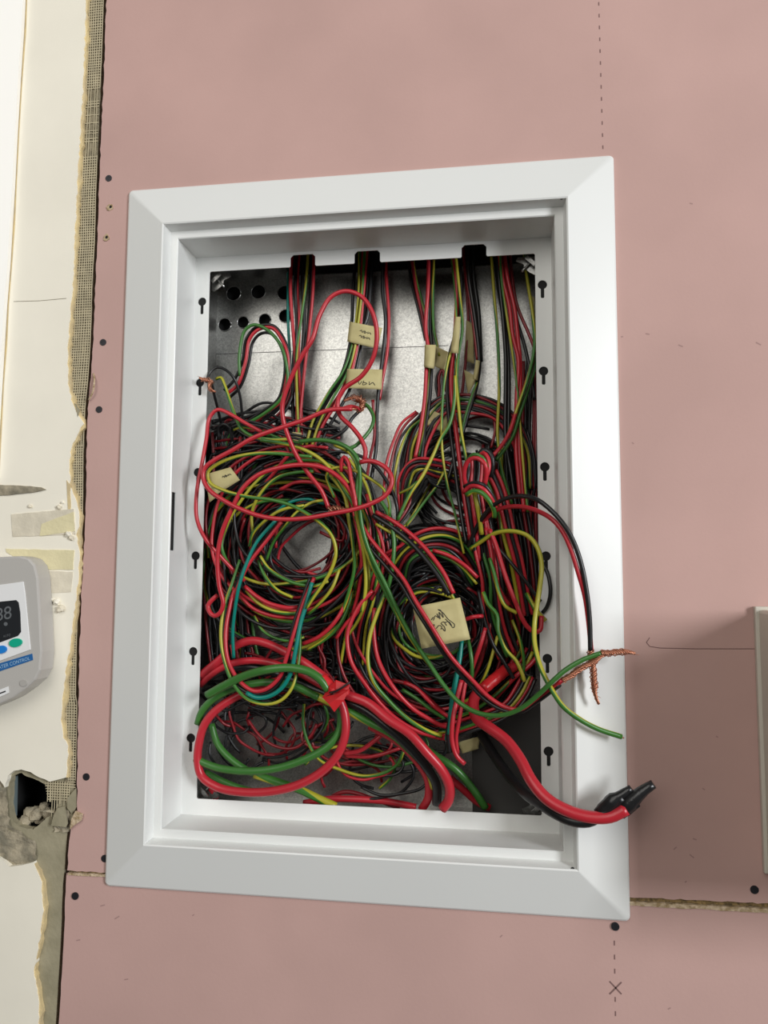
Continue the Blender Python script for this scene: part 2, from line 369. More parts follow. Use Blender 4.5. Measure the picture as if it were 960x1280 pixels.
# glass-fibre reinforcing mesh, real strands
def ribs():
    V, Fc = [], []
    lx = np.array([[float(v) for v in t.split(',')] for t in cream_r.split()]); rx = np.array([[float(v) for v in t.split(',')] for t in pink_edge.split()])
    z = 0.0022; sw = 0.00042
    L = lambda yy: P(np.interp(yy, lx[:, 1], lx[:, 0]) + 2, yy, z)[0]
    R = lambda yy: P(np.interp(yy, rx[:, 1], rx[:, 0]) - (4 if yy < 880 else 2), yy, z)[0]
    rr = random.Random(3)
    def quad(x0, y0, x1, y1, hx, hy, zz):
        k = len(V); V.extend([(x0 - hx, y0 - hy, zz), (x1 + (hx if hy else -hx), y1 - hy if hy else y1, zz), (x1 + hx, y1 + hy if hy else y1, zz), (x0 + (hx if not hy else -hx), y0 + hy, zz)])
        Fc.append((k, k + 1, k + 2, k + 3))
    yy = 0.0
    pos = -20.0
    while pos < 985:
        if not (535 < pos < 556 or (115 < pos < 195 and rr.random() < .6)):
            x0, x1 = L(pos), R(pos); y = P(100, pos, z)[1]
            if x1 - x0 > .002:
                dy = rr.uniform(-.0003, .0003); k = len(V)
                V += [(x0, y - sw, z), (x1, y - sw + dy, z), (x1, y + sw + dy, z), (x0, y + sw, z)]; Fc.append((k, k + 1, k + 2, k + 3))
        pos += 3.3 + rr.uniform(-.15, .15)
    for k_ in range(12):
        pos = -20.0; prev = None
        while pos < 985:
            xr2 = R(pos); x = xr2 - k_ * 0.0026 + .0003 * math.sin(pos * .03 + k_); y = P(100, pos, z)[1]
            ok = x > L(pos) and not (120 < pos < 190 and k_ % 3 == 0)
            if prev and ok:
                k = len(V); V += [(prev[0] - sw, prev[1], z - .0002), (prev[0] + sw, prev[1], z - .0002), (x + sw, y, z - .0002), (x - sw, y, z - .0002)]; Fc.append((k, k + 1, k + 2, k + 3))
            prev = (x, y) if ok else None; pos += 12
    # loose piece over the hole corner
    for i in range(10):
        x = P(60 + i * 3.0, 985, z)[0]; y0 = P(60, 976, z)[1]; y1 = P(60, rr.choice([1000, 1004, 1024, 1002, 998]), z)[1]; k = len(V)
        V += [(x - sw, y0, z), (x + sw, y0, z), (x + sw + rr.uniform(-.001, .001), y1, z), (x - sw, y1, z)]; Fc.append((k, k + 1, k + 2, k + 3))
    for i in range(7):
        y = P(60, 979 + i * 3.3, z)[1]; x0 = P(56 + i * .8, 980, z)[0]; x1 = P(88, 980, z)[0]; k = len(V)
        V += [(x0, y - sw, z - .0002), (x1, y - sw, z - .0002), (x1, y + sw, z - .0002), (x0, y + sw, z - .0002)]; Fc.append((k, k + 1, k + 2, k + 3))
    o = pyd('reinforcing_mesh', V, Fc, MESHM, wl, solid=0.0004); tag(o, kind='stuff')
ribs()
# the knocked-out hole: dark pocket, steel side plate, rubble
c = pxy('6,960 86,960 86,1046 6,1046', 0.012); hx0, hy0, hx1, hy1 = c[0][0], c[0][1], c[1][0], c[2][1]
V, Fc = [], []
for k, (x, y) in enumerate(((hx0, hy0), (hx1, hy0), (hx1, hy1), (hx0, hy1))): V += [(x, y, .0125), (x, y, .07)]
Fc = [(0, 1, 3, 2), (2, 3, 5, 4), (4, 5, 7, 6), (6, 7, 1, 0), (1, 3, 5, 7)]
pocket = pyd('wall_pocket', V, Fc, DARK, wl, solid=.001)
q = pxy('13,972 21,970 20,1020 14,1022', 0.014)
plate('steel_side_plate', q, [], 0.012, 0.016, mat('blue_grey_steel', (0.15, 0.19, 0.2), .5), wl)
for i, (x, y, s) in enumerate(((32, 1026, .007), (45, 1018, .008), (55, 1010, .006), (60, 1016, .006), (38, 1016, .007), (50, 1024, .006), (24, 1030, .006))):
    bm = bmesh.new(); bmesh.ops.create_icosphere(bm, subdivisions=2, radius=s)
    rr = random.Random(i)
    for v in bm.verts: v.co *= rr.uniform(.7, 1.15)
    me = bpy.data.meshes.new('rubble_lump'); bm.to_mesh(me); bm.free(); o = link('rubble_lump', me, RUBBLE, wl); o.location = B(P(x, y, .016 + .003 * (i % 3)))
# torn cardboard scraps by the pink edge
for s, z in (('94,1014 103,1018 101,1026 92,1032 87,1037 89,1024', -.003), ('72,1010 80,1008 84,1030 82,1034 64,1032 66,1022', -.001), ('84,998 95,985 96,1008 90,1018 84,1010', 0.001), ('93,504 99,512 97,522 95,510', -.002)):
    plate('torn_plaster_flake', pxy(s, z), [], z, z + .002, CARD if z == -.003 else MORTAR2, wl)
# peeled loop of paper at the pink edge
curve_obj('peeled_paper_strip', catmull([P(117, 467, 0), P(118, 475, -.003), P(116, 490, -.004), P(111, 500, -.002)], .002), .0009, CARD, wl)
# features of the cream face
ribbon('hairline_crack', [(pxy('17,377', -.002)[0], pxy('50,376', -.002)[0]), (pxy('50,376', -.002)[0], pxy('83,373', -.002)[0])], .0006, -.00215, MORTAR, wl)
SC1 = mat('patch_grey_cream', (0.80, 0.73, 0.58), .7, var=.15, vscale=50, bump=.3)
SC2 = mat('patch_yellow_cream', (0.82, 0.74, 0.46), .7, var=.1, vscale=40, bump=.3)
for s, m, z in (('14,643 92,636 94,668 16,671', SC1, -.0028), ('52,655 92,640 93,664 50,670', SC2, -.0031), ('8,686 93,688 91,712 48,712 8,690', SC2, -.0028), ('50,713 91,715 88,740 52,742', SC1, -.0026), ('-20,600 0,606 25,607 52,609 58,612 40,616 8,619 -20,620', RUBBLE, -.0036),
                ('83,600 88,608 88,640 85,640', CREAM_EDGE, -.0025)):
    q = rough_line(pxy(s, -.0025), .005, .0005, hash(s) % 7 if False else len(s)); plate('repair_patch', q, [], z, -.0015, m, wl)
for i, (x, y, s) in enumerate(((71, 752, .0035), (76, 761, .0045), (66, 750, .002), (74, 634, .0028), (86, 668, .0035), (38, 633, .002), (78, 628, .0015), (90, 672, .003))):
    bm = bmesh.new(); bmesh.ops.create_icosphere(bm, subdivisions=2, radius=s)
    rr = random.Random(i)
    for v in bm.verts: v.co *= rr.uniform(.6, 1.2)
    me = bpy.data.meshes.new('plaster_blob'); bm.to_mesh(me); bm.free(); o = link('plaster_blob', me, SC1 if i % 2 else CREAM, wl); o.location = B(P(x, y, -.003))
# white trim at far left
te = pxy('31,-60 30,0 28,40 24,100 20,170 17,230 14,280 11,330 7,380 4,430 1,480 -2,530 -6,600', -0.006)
V, Fc = plate_data([(LEFTX, yt), (te[0][0], yt)] + te + [(LEFTX, te[-1][1])], [], -0.008, -0.003)
V = [(x, y, z - max(0, te[0][0] - x) * .3 if z < -.005 else z) for x, y, z in V]  # front face sloped toward the right so the trim catches more light
tr = pyd('trim_1', V, Fc, TRIMW)
tag(tr, kind='structure')
te2 = pxy('31,-60 30,0 28,40 24,100 20,170 17,230 14,280 11,330 7,380 4,430 1,480 -2,530 -6,600', -0.003)
plate('dark_gap', [(x - .003, y) for x, y in te2] + [(x + .0013, y) for x, y in te2[::-1]], [], -0.0026, -0.0019, STUD, tr)
plate('yellowed_edge', [(x + .0012, y) for x, y in te2] + [(x + .0035 + .0006 * math.sin(y * 90), y) for x, y in te2[::-1]], [], -0.0023, -0.0018, CREAM_EDGE, tr)

# ---------------------------------------------------------------- distribution board
board = empty('distribution_board', B((0, H / 2, 0)))
tag(board, 'white steel recessed distribution board with a sloped rim set in pink plasterboard', 'electrical box')
def sweep_loops(name, loops, m, skip=None, thick=0.001):
    n = len(loops[0]); V = [v for l in loops for v in l]; Fc = []
    for i in range(len(loops) - 1):
        for j in range(n):
            if skip and skip(i, j): continue
            Fc.append((i * n + j, i * n + (j + 1) % n, (i + 1) * n + (j + 1) % n, (i + 1) * n + j))
    return V, Fc
loops = [loop(.0015, .0, .003), loop(0, -.0002, .004), loop(0.0003, -.0016, .004), loop(.0016, -.0026, .003), loop(A_ - .0008, -HR + .0003, .0008), loop(A_, -HR, .0006), loop(A_ + .0008, -HR + .0004, .0004),
         loop(B1 - .0006, Z1 - .0008, .0003), loop(B1, Z1, .0003), loop(B2 - .0008, Z1, .0003), loop(B2, Z1 + .0008, .0002)]
V, Fc = sweep_loops('rim', loops, WHITE)
me_rim = pyd('rim_frame', V, Fc, WHITE, board, smooth=False)
tag(me_rim, 'sloped white rim')
s = me_rim.modifiers.new('solid', 'SOLIDIFY'); s.thickness = .0008; s.offset = 1
# recess walls with a slot in the left one
def wall_grid(name, us, zs, mk, skip):
    V, Fc = [], []
    for u in us:
        for z in zs: V.append(mk(u, z))
    nz = len(zs)
    for i in range(len(us) - 1):
        for j in range(nz - 1):
            if (i, j) in skip: continue
            Fc.append((i * nz + j, (i + 1) * nz + j, (i + 1) * nz + j + 1, i * nz + j + 1))
    return pyd(name, V, Fc, WHITE, board, solid=.001)
s0, s1 = Yat(215, 615, .002), Yat(214, 688, .002)
zt = Z1 + .0008
wall_grid('recess_side', [-WY, s0, s1, WY], [zt, zt + .0012, zt + .0105, Z3], lambda u, z: (-WX, u, z), {(1, 1)})
wall_grid('recess_side', [-WY, WY], [zt, Z3], lambda u, z: (WX, u, z), set())
wall_grid('recess_side', [-WX, WX], [zt, Z3], lambda u, z: (u, -WY, z), set())
wall_grid('recess_side', [-WX, WX], [zt, Z3], lambda u, z: (u, WY, z), set())
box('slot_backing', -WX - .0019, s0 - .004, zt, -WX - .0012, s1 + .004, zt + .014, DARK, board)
# flat inner flange with keyholes and three notches
def keyhole(x, y):
    R, wv, L = .0048, .0018, .0142; out = []
    a0 = math.asin(wv / R)
    for i in range(15):
        a = math.pi / 2 + a0 + (2 * math.pi - 2 * a0) * i / 14
        out.append((x + R * math.cos(a), y + R * math.sin(a)))
    out += [(x + wv, y + L - .001), (x + wv * .6, y + L), (x - wv * .6, y + L), (x - wv, y + L - .001)]
    return out
kl = [(253, 376), (250, 478), (247, 590), (245, 693), (241, 812), (238, 922)]
kr = [(678, 357), (679, 464), (680, 584), (682, 697), (685, 826), (687, 940)]
ys = [(Yat(*a, Z3) + Yat(*b, Z3)) / 2 for a, b in zip(kl, kr)]
holes = [keyhole(Xat(250, 478, Z3) if 0 else np.mean([Xat(*a, Z3) for a in kl]), y) for y in ys] + [keyhole(np.mean([Xat(*a, Z3) for a in kr]), y) for y in ys]
ntc = []
nd = .0135
for a, b in ((363, 394), (443, 475), (577, 608)):
    xa, xb = Xat(a, 328, Z3), Xat(b, 325, Z3)
    ntc += [(xa - .0012, -OY), (xa, -OY - .0012), (xa, -OY - nd + .003), (xa + .003, -OY - nd), (xb - .003, -OY - nd), (xb, -OY - nd + .003), (xb, -OY - .0012), (xb + .0012, -OY)]
ch = .0012
opening = [(-OX + ch, -OY)] + ntc + [(OX - ch, -OY), (OX, -OY + ch), (OX, OY - ch), (OX - ch, OY), (-OX + ch, OY), (-OX, OY - ch), (-OX, -OY + ch)]
V, Fc = plate_data(rect(-WX, -WY, WX, WY), [opening] + holes, Z3, Z3 + .0012)
tag(pyd('inner_flange', V, Fc, WHITE, board), 'flat inner flange with keyhole slots and cable notches')
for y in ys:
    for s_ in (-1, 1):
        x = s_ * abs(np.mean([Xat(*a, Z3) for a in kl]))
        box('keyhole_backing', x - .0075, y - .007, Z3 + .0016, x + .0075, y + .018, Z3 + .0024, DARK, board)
# galvanised box body
BX, BY = OX + .019, OY + .017
kn = []
for x, y, r0 in ((292, 367, 10), (323, 365, 10), (356, 366, 10), (281, 406, 9), (304, 403, 8.2), (331, 400, 8.5), (357, 395, 9)):
    p = P(x, y, ZB); kn.append((p[0], p[1], r0 * .00089))
V, Fc = plate_data(rect(-BX, -BY, BX, BY), [circ(x, y, r0, 24) for x, y, r0 in kn], ZB, ZB + .0012)
pyd('back_panel', V, Fc, GALV, board)
for x, y, r0 in kn:
    a = np.array([[x + r0 * math.cos(t), y + r0 * math.sin(t), ZB - .0004] for t in np.linspace(0, 2 * math.pi, 25)])
    curve_obj('knockout_rim', a, .0006, GALV, board, ns=6)
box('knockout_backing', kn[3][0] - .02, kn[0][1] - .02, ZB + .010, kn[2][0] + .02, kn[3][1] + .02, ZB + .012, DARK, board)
ribbon('back_panel_seam', [(P(263, 443, ZB)[:2], P(560, 432, ZB)[:2])], .0007, ZB - .0002, mat('seam_dark_grey', (.1, .1, .1), .5, metal=.6), board)  # dark grey line along the panel seam
zf = Z3 + .003
for s_ in (-1, 1):
    box('box_side', s_ * BX - .0006, -BY, zf, s_ * BX + .0006, BY, ZB, GALV, board)
box('box_bottom', -BX, BY - .0006, zf, BX, BY + .0006, ZB, GALV, board)
# top of the box has a long cable slot
box('box_top', -BX, -BY - .0006, .110, BX, -BY + .0006, ZB, GALV, board)
box('box_top', -BX, -BY - .0006, zf, Xat(358, 325, .09), -BY + .0006, .110, GALV, board)
box('conduit_chase', -BX, -BY - .075, .112, BX, -BY - .0006, .114, DARK, board)
# corner brackets
def bracket(x, y, sx, sy):
    q = [(x, y), (x + sx * .020, y), (x + sx * .022, y + sy * .004), (x + sx * .014, y + sy * .008), (x + sx * .013, y + sy * .013), (x + sx * .008, y + sy * .017), (x + sx * .003, y + sy * .020), (x, y + sy * .019)]
    plate('corner_bracket', q, [], .060, .0612, GALV, board)
    t = catmull([(x + sx * .004, y + sy * .004, .058), (x + sx * .016, y + sy * .017, .0565)], .003)
    curve_obj('bracket_screw', t, .0013, GALV, board)
    plate('bracket_tab', [(x + sx * .001, y + sy * .010), (x + sx * .010, y + sy * .001), (x + sx * .013, y + sy * .004), (x + sx * .004, y + sy * .013)], [], .0535, .0548, GALV, board)
cx_, cy_ = OX + .003, OY + .003
bracket(-cx_, -cy_, 1, 1); bracket(cx_, -cy_, -1, 1); bracket(-cx_, cy_, 1, -1); bracket(cx_, cy_, -1, -1)
q = P(420, 935, ZB)
for px, py in ((702, 245), (716, 1089)):
    p = P(px, py, -HR)
    sgn = 1 if py < 600 else -1
    plate('rim_screw_hole', circ(p[0], p[1] + sgn * .0012, .0018, 12), [], -.0148, -.0140, DARK, board)
# plain dark grey sheet over the lower right of the back panel
box('lower_dark_plate', Xat(590, 890, .1), Yat(600, 872, .1), .098, BX - .001, BY - .001, .0995, mat('dark_grey_plate', (.05, .048, .045), .5), board)

# ---------------------------------------------------------------- wires
wires = []
LBL = {}
NESTED = {'outermost', 'second', 'third', 'fourth', 'fifth', 'sixth', 'seventh', 'eighth', 'ninth', 'innermost'}
def parse(s): return [tuple(float(v) for v in t.split(',')) for t in s.split()]
def zint(zs, pts):
    if not isinstance(zs, (list, tuple)): zs = [zs]
    p = np.array([q[:2] for q in pts]); L = np.r_[0, np.cumsum(np.linalg.norm(np.diff(p, axis=0), axis=1))]; L /= L[-1]
    return np.interp(L, np.linspace(0, 1, len(zs)), zs) if len(zs) > 1 else np.full(len(pts), zs[0])
def W_(c, where, s, z, r=1.9, dx=0, dy=0, ns=8, jit=0, twist=None):
    pts = parse(s) if isinstance(s, str) else s
    zz = zint(z, pts)
    out = []
    for i, (q, zi) in enumerate(zip(pts, zz)):
        j = rng.uniform(-jit, jit, 2) if jit else (0, 0)
        out.append(P(q[0] + dx + j[0], q[1] + dy + j[1], zi / 1000))
    path = catmull(out)
    if c == 'Y' and twist is None: twist = rng.uniform(5, 9) * rng.choice([-1, 1])
    o = curve_obj(CN[c][1], path, r / 1000, WM[c], None, ns, twist or 0, rng.uniform(0, 1))
    o['category'] = 'wire'
    lab = f'{CN[c][0]} wire, {where}' if where.split()[0] in NESTED else f'{CN[c][0]} wire {where}'
    LBL.setdefault(lab, []).append(o); wires.append(o)
    o['label'] = lab
    return o
def normal_off(pts, d):
    p = np.array([q[:2] for q in pts], float); t = np.gradient(p, axis=0); t /= np.linalg.norm(t, axis=1)[:, None] + 1e-9
    return p + np.stack([-t[:, 1], t[:, 0]], 1) * d
def bun(cols, where, s, z, sp=4.5, r=1.8, jit=1.2, zj=5):
    pts = parse(s); n = len(cols); zz = zint(z, pts)
    for i, c in enumerate(cols):
        q = normal_off(pts, (i - (n - 1) / 2) * sp)
        off = rng.uniform(-zj, zj)
        same = [k for k in range(n) if cols[k] == c]
        rank = '' if len(same) == 1 else ', ' + (('outermost', 'innermost') if len(same) == 2 else ('outermost', 'middle', 'innermost'))[same.index(i)] + ' of its colour' if len(same) <= 3 else ''
        W_(c, where + rank, [tuple(v) for v in q], list(np.array(zz) + off), r, jit=jit)
TOP = 262   # pixel height where wires leave through the slot above
def top(x, y=TOP): return f'{x},{y} '

# --- bundles dropping from the three notches and between them (back layer)
N1 = 'hanging from the first notch at the top left'
W_('T', N1 + ', left edge of its bundle', '361,285 360,360 360,400 362,440 364,490 368,545', [100, 98, 90], 1.7)
W_('R', N1 + ', left of centre', '367,285 363,360 366,410 369,450 371,500 372,556', [84, 86, 80], 2.0)
W_('K', N1 + ', beside the leftmost red wire', '372,285 369,360 371,410 367,450 366,500 368,560', [90, 92, 86], 2.1)
W_('R', N1 + ', second red of the bundle', '377,285 372,350 374,410 373,450 376,500 377,556', [94, 92, 84], 1.8)
W_('Y', N1, '386,285 383,350 377,395 371,440 371,490 374,545', [86, 84, 78], 1.6)
W_('K', N1 + ', right of centre', '384,285 378,340 380,400 377,450 372,500 373,555', [96, 94, 84], 2.1)
W_('R', N1 + ', right edge of its bundle', '393,285 391,365 387,410 381,460 376,510 371,556', [90, 90, 82], 1.9)
W_('K', N1 + ', right edge of its bundle', '389,285 388,365 384,415 377,460 373,510 369,550', [98, 96, 90], 2.0)
N2 = 'curving down left from the second notch'
W_('K', N2 + ', outermost', '447,285 441,370 440,400 437,432 428,465 408,500 390,530 381,560', [92, 92, 84], 2.0)
W_('Y', N2 + ', outer one', '450,285 448,370 445,400 440,432 430,462 410,492 391,527 383,556', [86, 86, 78], 1.6)
W_('K', N2 + ', between the two striped ones', '453,285 449,370 448,400 443,432 433,464 413,495 395,530 386,556', [92, 92, 84], 1.9)
W_('Y', N2 + ', inner one', '458,285 452,370 448,402 444,432 434,466 416,498 398,532 389,560', [84, 84, 76], 1.6)
W_('R', N2 + ', inner edge', '461,285 454,370 450,410 445,440 436,475 418,508 402,535 392,562', [86, 86, 78], 1.9)
W_('R', N2 + ', lowest', '455,285 451,370 447,412 441,445 430,482 412,512 396,540 386,566', [92, 90, 82], 1.9)
W_('K', N2 + ', lowest', '462,285 458,370 454,415 448,448 438,485 422,515 405,545 396,575', [96, 96, 84], 2.0)
W_('K', 'dropping straight from the second notch, right half', '468,285 464,340 458,400 452,412', [98, 96, 94], 2.6)
W_('K', 'beside a red wire right of the second notch', '483,285 478,360 482,400 479,440 474,480 471,520 470,560 464,600', [94, 94, 82], 2.1)
W_('R', 'beside a black wire right of the second notch', '481,285 483,350 486,400 484,440 478,475 474,500', [97, 96, 94], 1.9)
W_('D', 'rising at the right of the knotted copper ends', '466,500 468,545 463,570 458,600', [84, 84, 70], 1.7)
N3 = 'midway between second and third notches'
W_('R', N3 + ', thickest', '536,285 535,360 532,410 535,435 533,460 531,497 524,547 519,572', [86, 86, 74], 2.2)
W_('D', N3 + ', slanting from the left', '510,285 520,360 528,395 533,425', [92, 92, 88], 1.8)
W_('K', N3 + ', slanting from the left', '507,285 514,350 524,390 532,425', [97, 95, 90], 1.8)
W_('Y', N3 + ', slanting from the left', '514,285 519,345 526,370 532,392', [94, 94, 92], 1.3)
W_('K', N3 + ', right of the thick red wire', '540,285 539,360 538,410 540,440 539,470 537,500 530,547 526,580', [92, 92, 80], 2.0)
W_('Y', N3 + ', right of the thick red wire', '544,285 541,372 542,410 546,430 549,445', [90, 90, 88], 1.5)
W_('G', N3 + ', right of the thick red wire', '541,285 538,380 537,430', [95, 94, 92], 1.4)
W_('Y', N3 + ', low part beside the red wire', '536,460 533,500 529,540 523,570', [88, 86, 78], 1.4)
W_('D', 'short loop below the pale tape between the notches', '545,520 549,490 549,470 553,462 558,490', [94, 90, 94], 1.6)
W_('K', 'short loop below the pale tape between the notches', '552,515 545,480 548,466 552,462', [95, 92, 94], 1.6)
N4 = 'from the left edge of the third notch'
W_('R', N4, '565,285 571,360 570,400 567,440 564,475 566,510 571,547 577,595 582,632 588,672', [76, 74, 52], 2.4)
W_('K', N4 + ', long companion of the red wire', '571,285 576,360 574,400 562,445 559,480 560,510 564,547 570,595 576,640 583,680', [84, 82, 60], 2.2)
W_('Y', N4 + ', threading past the tape', '566,285 575,372 578,410 573,445 571,475 576,535 580,560 586,590', [72, 70, 56], 1.6)
W_('Y', N4 + ', long thin one', '560,285 570,380 568,430 562,445 555,480 552,547 554,575 560,610 567,635 580,692', [80, 66, 56], 1.4)
W_('G', N4, '568,442 571,475 574,510 577,545', [76, 74, 66], 1.7)
W_('D', N4 + ', far behind the tapes', '576,285 584,370 585,420 581,460 577,495 573,515', [98, 96, 92], 1.7)
N5 = 'from the middle of the third notch'
W_('K', N5 + ', straight left one', '583,285 586,345 592,385 597,422 599,450 596,480 584,520 572,560 560,600', [84, 84, 72], 2.4)
W_('D', N5, '580,285 583,345 589,385 594,422 597,450', [88, 88, 84], 1.9)
W_('K', N5 + ', straight right one', '590,285 592,345 598,390 600,430 601,452', [90, 90, 86], 2.4)
W_('Y', 'slanting down left from the small tape at the third notch', '596,478 588,500 580,527 574,555', [80, 76, 70], 1.5)
N6 = 'right of the third notch'
W_('Y', N6 + ', leftmost', '612,280 617,360 622,422 624,485 622,547 628,590 640,630', [82, 80, 70], 1.7)
W_('R', N6 + ', thick left one', '621,280 628,345 637,385 641,420 648,450 646,495 645,560 650,620', [76, 76, 66], 2.3)
W_('R', N6 + ', thick right one', '627,280 634,345 643,385 647,420 650,450 650,500 649,560 655,640', [78, 78, 68], 2.3)
W_('K', N6 + ', leftmost', '620,280 624,350 629,400 632,445 632,490 632,547 640,600 646,640', [86, 84, 72], 2.2)
W_('K', N6 + ', second', '618,280 622,350 633,420 636,470 636,500 636,560 643,620', [90, 88, 78], 2.2)
W_('Y', N6 + ', between the red ones', '624,280 627,350 635,405 645,472 650,530 655,590 660,640', [74, 74, 64], 1.4)
W_('D', N6 + ', slanting to the right edge', '634,280 645,377 660,415 670,440 676,460', [92, 90, 86], 1.8)
W_('K', N6 + ', slanting to the right edge', '636,300 645,395 655,430 664,470 668,500', [94, 92, 88], 2.0)
W_('Y', 'at the right edge bowing in beside the flange', '652,290 660,355 666,395 668,432 660,472 646,512 634,547', [86, 74, 60], 1.8)
W_('R', 'beside the bowed striped wire at the right edge, sweeping to the knot', '668,440 663,462 654,490 645,515 637,540 627,557 616,570', [78, 66, 50], 2.1)
W_('G', 'beside the bowed striped wire at the right edge, sweeping to the knot', '670,445 668,462 659,490 650,517 641,545 632,560 620,575', [82, 70, 56], 2.0)
for i, (x0, x1, c) in enumerate(((668, 664, 'D'), (664, 656, 'K'), (660, 650, 'K'), (671, 668, 'D'), (672, 671, 'K'), (655, 662, 'D'))):
    W_(c, 'standing upright along the right side of the box', f'{x0},450 {x0-1},520 {x0-3},590 {x1},660 {x1+3},730 {x1+4},790', [100, 98, 92], 2.0, jit=2)
# third coil, behind, under the third notch
for i in range(9):
    c = 'KDKYKDKKR'[i]; k = i * 3.2
    W_(c, ('outermost, ', 'second, ', 'third, ', 'fourth, ', 'fifth, ', 'sixth, ', 'seventh, ', 'eighth, ', 'innermost, ')[i].replace(', ', ' from outside ').replace('most from outside', 'most') + 'of the nested arches behind the third notch', f'{503+k},{590-k*.3} {512+k*.8},{545+k*.5} {530+k*.7},{512+k*.6} {552+k*.3},{495+k*.8} {585},{492+k*.9} {620-k*.2},{502+k*.8} {648-k*.5},{525+k*.7} {664-k*.6},{560+k*.5} {668-k*.7},{610}', [92 - i, 88 - i, 92 - i], 1.7, jit=1.5)
for i in range(10):
    c = 'RKDKYKDKKK'[i]; k = i * 3.4
    W_(c, ('outermost, ', 'second, ', 'third, ', 'fourth, ', 'fifth, ', 'sixth, ', 'seventh, ', 'eighth, ', 'ninth, ', 'innermost, ')[i].replace(', ', ' from outside ').replace('most from outside', 'most') + 'of the nested curls below the middle tapes', f'{500+k*.4},{640-k*.2} {499+k},{600+k*.3} {506+k},{583+k*.5} {520+k*.5},{575+k*.8} {545},{576+k} {568},{582+k} {590-k*.3},{600+k}', [80 - i, 74 - i, 84], 1.7, jit=1.2)
W_('D', 'bowing out right of centre, above the knot', '602,500 614,515 619,535 614,560', [88, 84, 80], 1.6)
bun('YKDR', 'fanning down left into the middle coil', '524,518 508,532 498,550 490,580 486,620', [88, 84, 80], 4, 1.6)
bun('KYKD', 'dropping behind the middle gap', '548,585 540,600 525,622 508,650 492,668', [82, 74, 66], 4.5, 1.5)
W_('Y', 'crossing the gap in a long slant above the big paper tag', '569,470 568,500 562,530 551,548 541,570 528,595 511,620 497,650', [64, 58, 50], 1.9)
W_('Y', 'crossing the gap in a short slant above the big paper tag', '556,588 547,606 530,628 508,657', [70, 66, 60], 1.5)
W_('Y', 'short stub end left of the crossing slants', '499,617 512,610 522,602', [66, 64, 64], 1.6)

# --- left coil: dense rings
LC = 'coiled loosely in the big left coil'
cols = 'KYKRKDKYKKKRKDYKKKRKYKKDKKRKYK'
for i, c in enumerate(cols):
    f = i / (len(cols) - 1); size = i % 3
    rx = (46, 74, 98)[size] + rng.uniform(-10, 14); ry = rx * rng.uniform(.78, 1.12); tl_ = rng.uniform(-.7, .7); dr = rng.uniform(-3.5, 3.5, 2)
    cx = (388, 376, 370)[size] + rng.uniform(-12, 12); cy = (690, 686, 682)[size] + rng.uniform(-16, 16)
    a0 = rng.uniform(0, 6.28); sw = rng.uniform(4.6, 7.5); n = int(sw / .42) + 2
    pts = []
    for k in range(n):
        a = a0 + sw * k / (n - 1); g = 1 + .08 * math.sin(2 * a + i) + .05 * math.sin(3 * a + 2 * i); u, v = rx * g * math.cos(a), ry * g * math.sin(a)
        pts.append((min(max(cx + u * math.cos(tl_) - v * math.sin(tl_) + dr[0] * k * .5, 256), 500), cy + u * math.sin(tl_) + v * math.cos(tl_) + dr[1] * k * .5))
    zb = 92 - 44 * f
    W_(c, ('in the tight inner turns of the big left coil', 'in the middle turns of the big left coil', 'in the wide outer turns of the big left coil')[size] + (', deeper layer' if f < .5 else ', nearer layer'), pts, [zb, zb - 4, zb + 2], rng.uniform(1.6, 2.0), jit=1.2)
# wires rising on the left edge of the box
for i in range(16):
    c = 'KKKDKKTKKDKKKKDG'[i]; x = 264 + i * 3.2
    W_(c, 'running down the shaded left side of the box', f'{x+22},{540+rng.uniform(-15,25)} {x+5},{590} {x-2},{650} {x},{720} {x+4},{790} {x+16},{850}', [98, 92, 96], 1.8, jit=3)
# messy black wires upper left
for i in range(12):
    c = 'KKKDKKGKKDKK'[i]
    W_(c, 'tangled in the dark upper left above the coil', f'{268+rng.uniform(0,12)},{560+rng.uniform(-10,20)} {275+i*3},{535+rng.uniform(-12,10)} {300+i*4},{540+rng.uniform(-14,12)} {335+i*3},{550+rng.uniform(-12,12)} {365+i*3},{572+rng.uniform(-12,20)} {400+i*4},{600}', [92, 84, 70], 1.7)
bun('KKDK', 'forming the low hump under the green arch', '300,560 312,540 330,528 348,515 360,495 364,470', [88, 84, 90], 4, 1.8)

# arch of the upper left
UA = 'arching high over the knockout holes at upper left'
W_('G', UA, '300,470 299,450 301,430 306,413 317,406 335,413 351,432 358,455 359,480 350,500 330,517 308,530', [60, 52, 66], 1.9)
W_('R', UA, '284,492 297,481 307,452 312,424 323,412 340,410 352,424 360,448 357,480 350,502 333,515 313,530', [62, 56, 70], 2.0)
W_('K', UA + ', outer', '280,488 292,476 303,452 308,424 320,409 341,407 355,424 362,450 360,482 353,503 336,520 318,534', [66, 60, 74], 1.8)
W_('K', UA + ', inner', '287,497 300,484 311,454 316,428 326,417 339,417 349,429 356,450 354,480 347,500 328,514 309,527', [68, 62, 76], 1.8)
W_('K', 'with a bared copper end over the left flange', '258,478 262,466 272,459 283,463 293,474 300,495 303,520 308,540', [40, 56, 80], 1.6)
cu = W_('K', 'dangling from the copper ends at the left flange', '264,476 267,490 272,510 276,528', [42, 60, 80], 1.6)
kcop = W_('Y', 'falling from the copper ends at upper left', '270,474 276,472 281,482 286,497 292,515 301,535 315,545 338,549 362,549', [54, 46, 46], 1.8)
W_('K', 'short loop under the left copper ends', '274,550 273,535 279,530 287,534 290,552', [66, 60, 66], 1.9)
bun('KKY', 'lying flat across the top of the left coil', '290,533 300,530 325,533 350,543 380,550', [58, 52, 50], 3.5, 1.5)

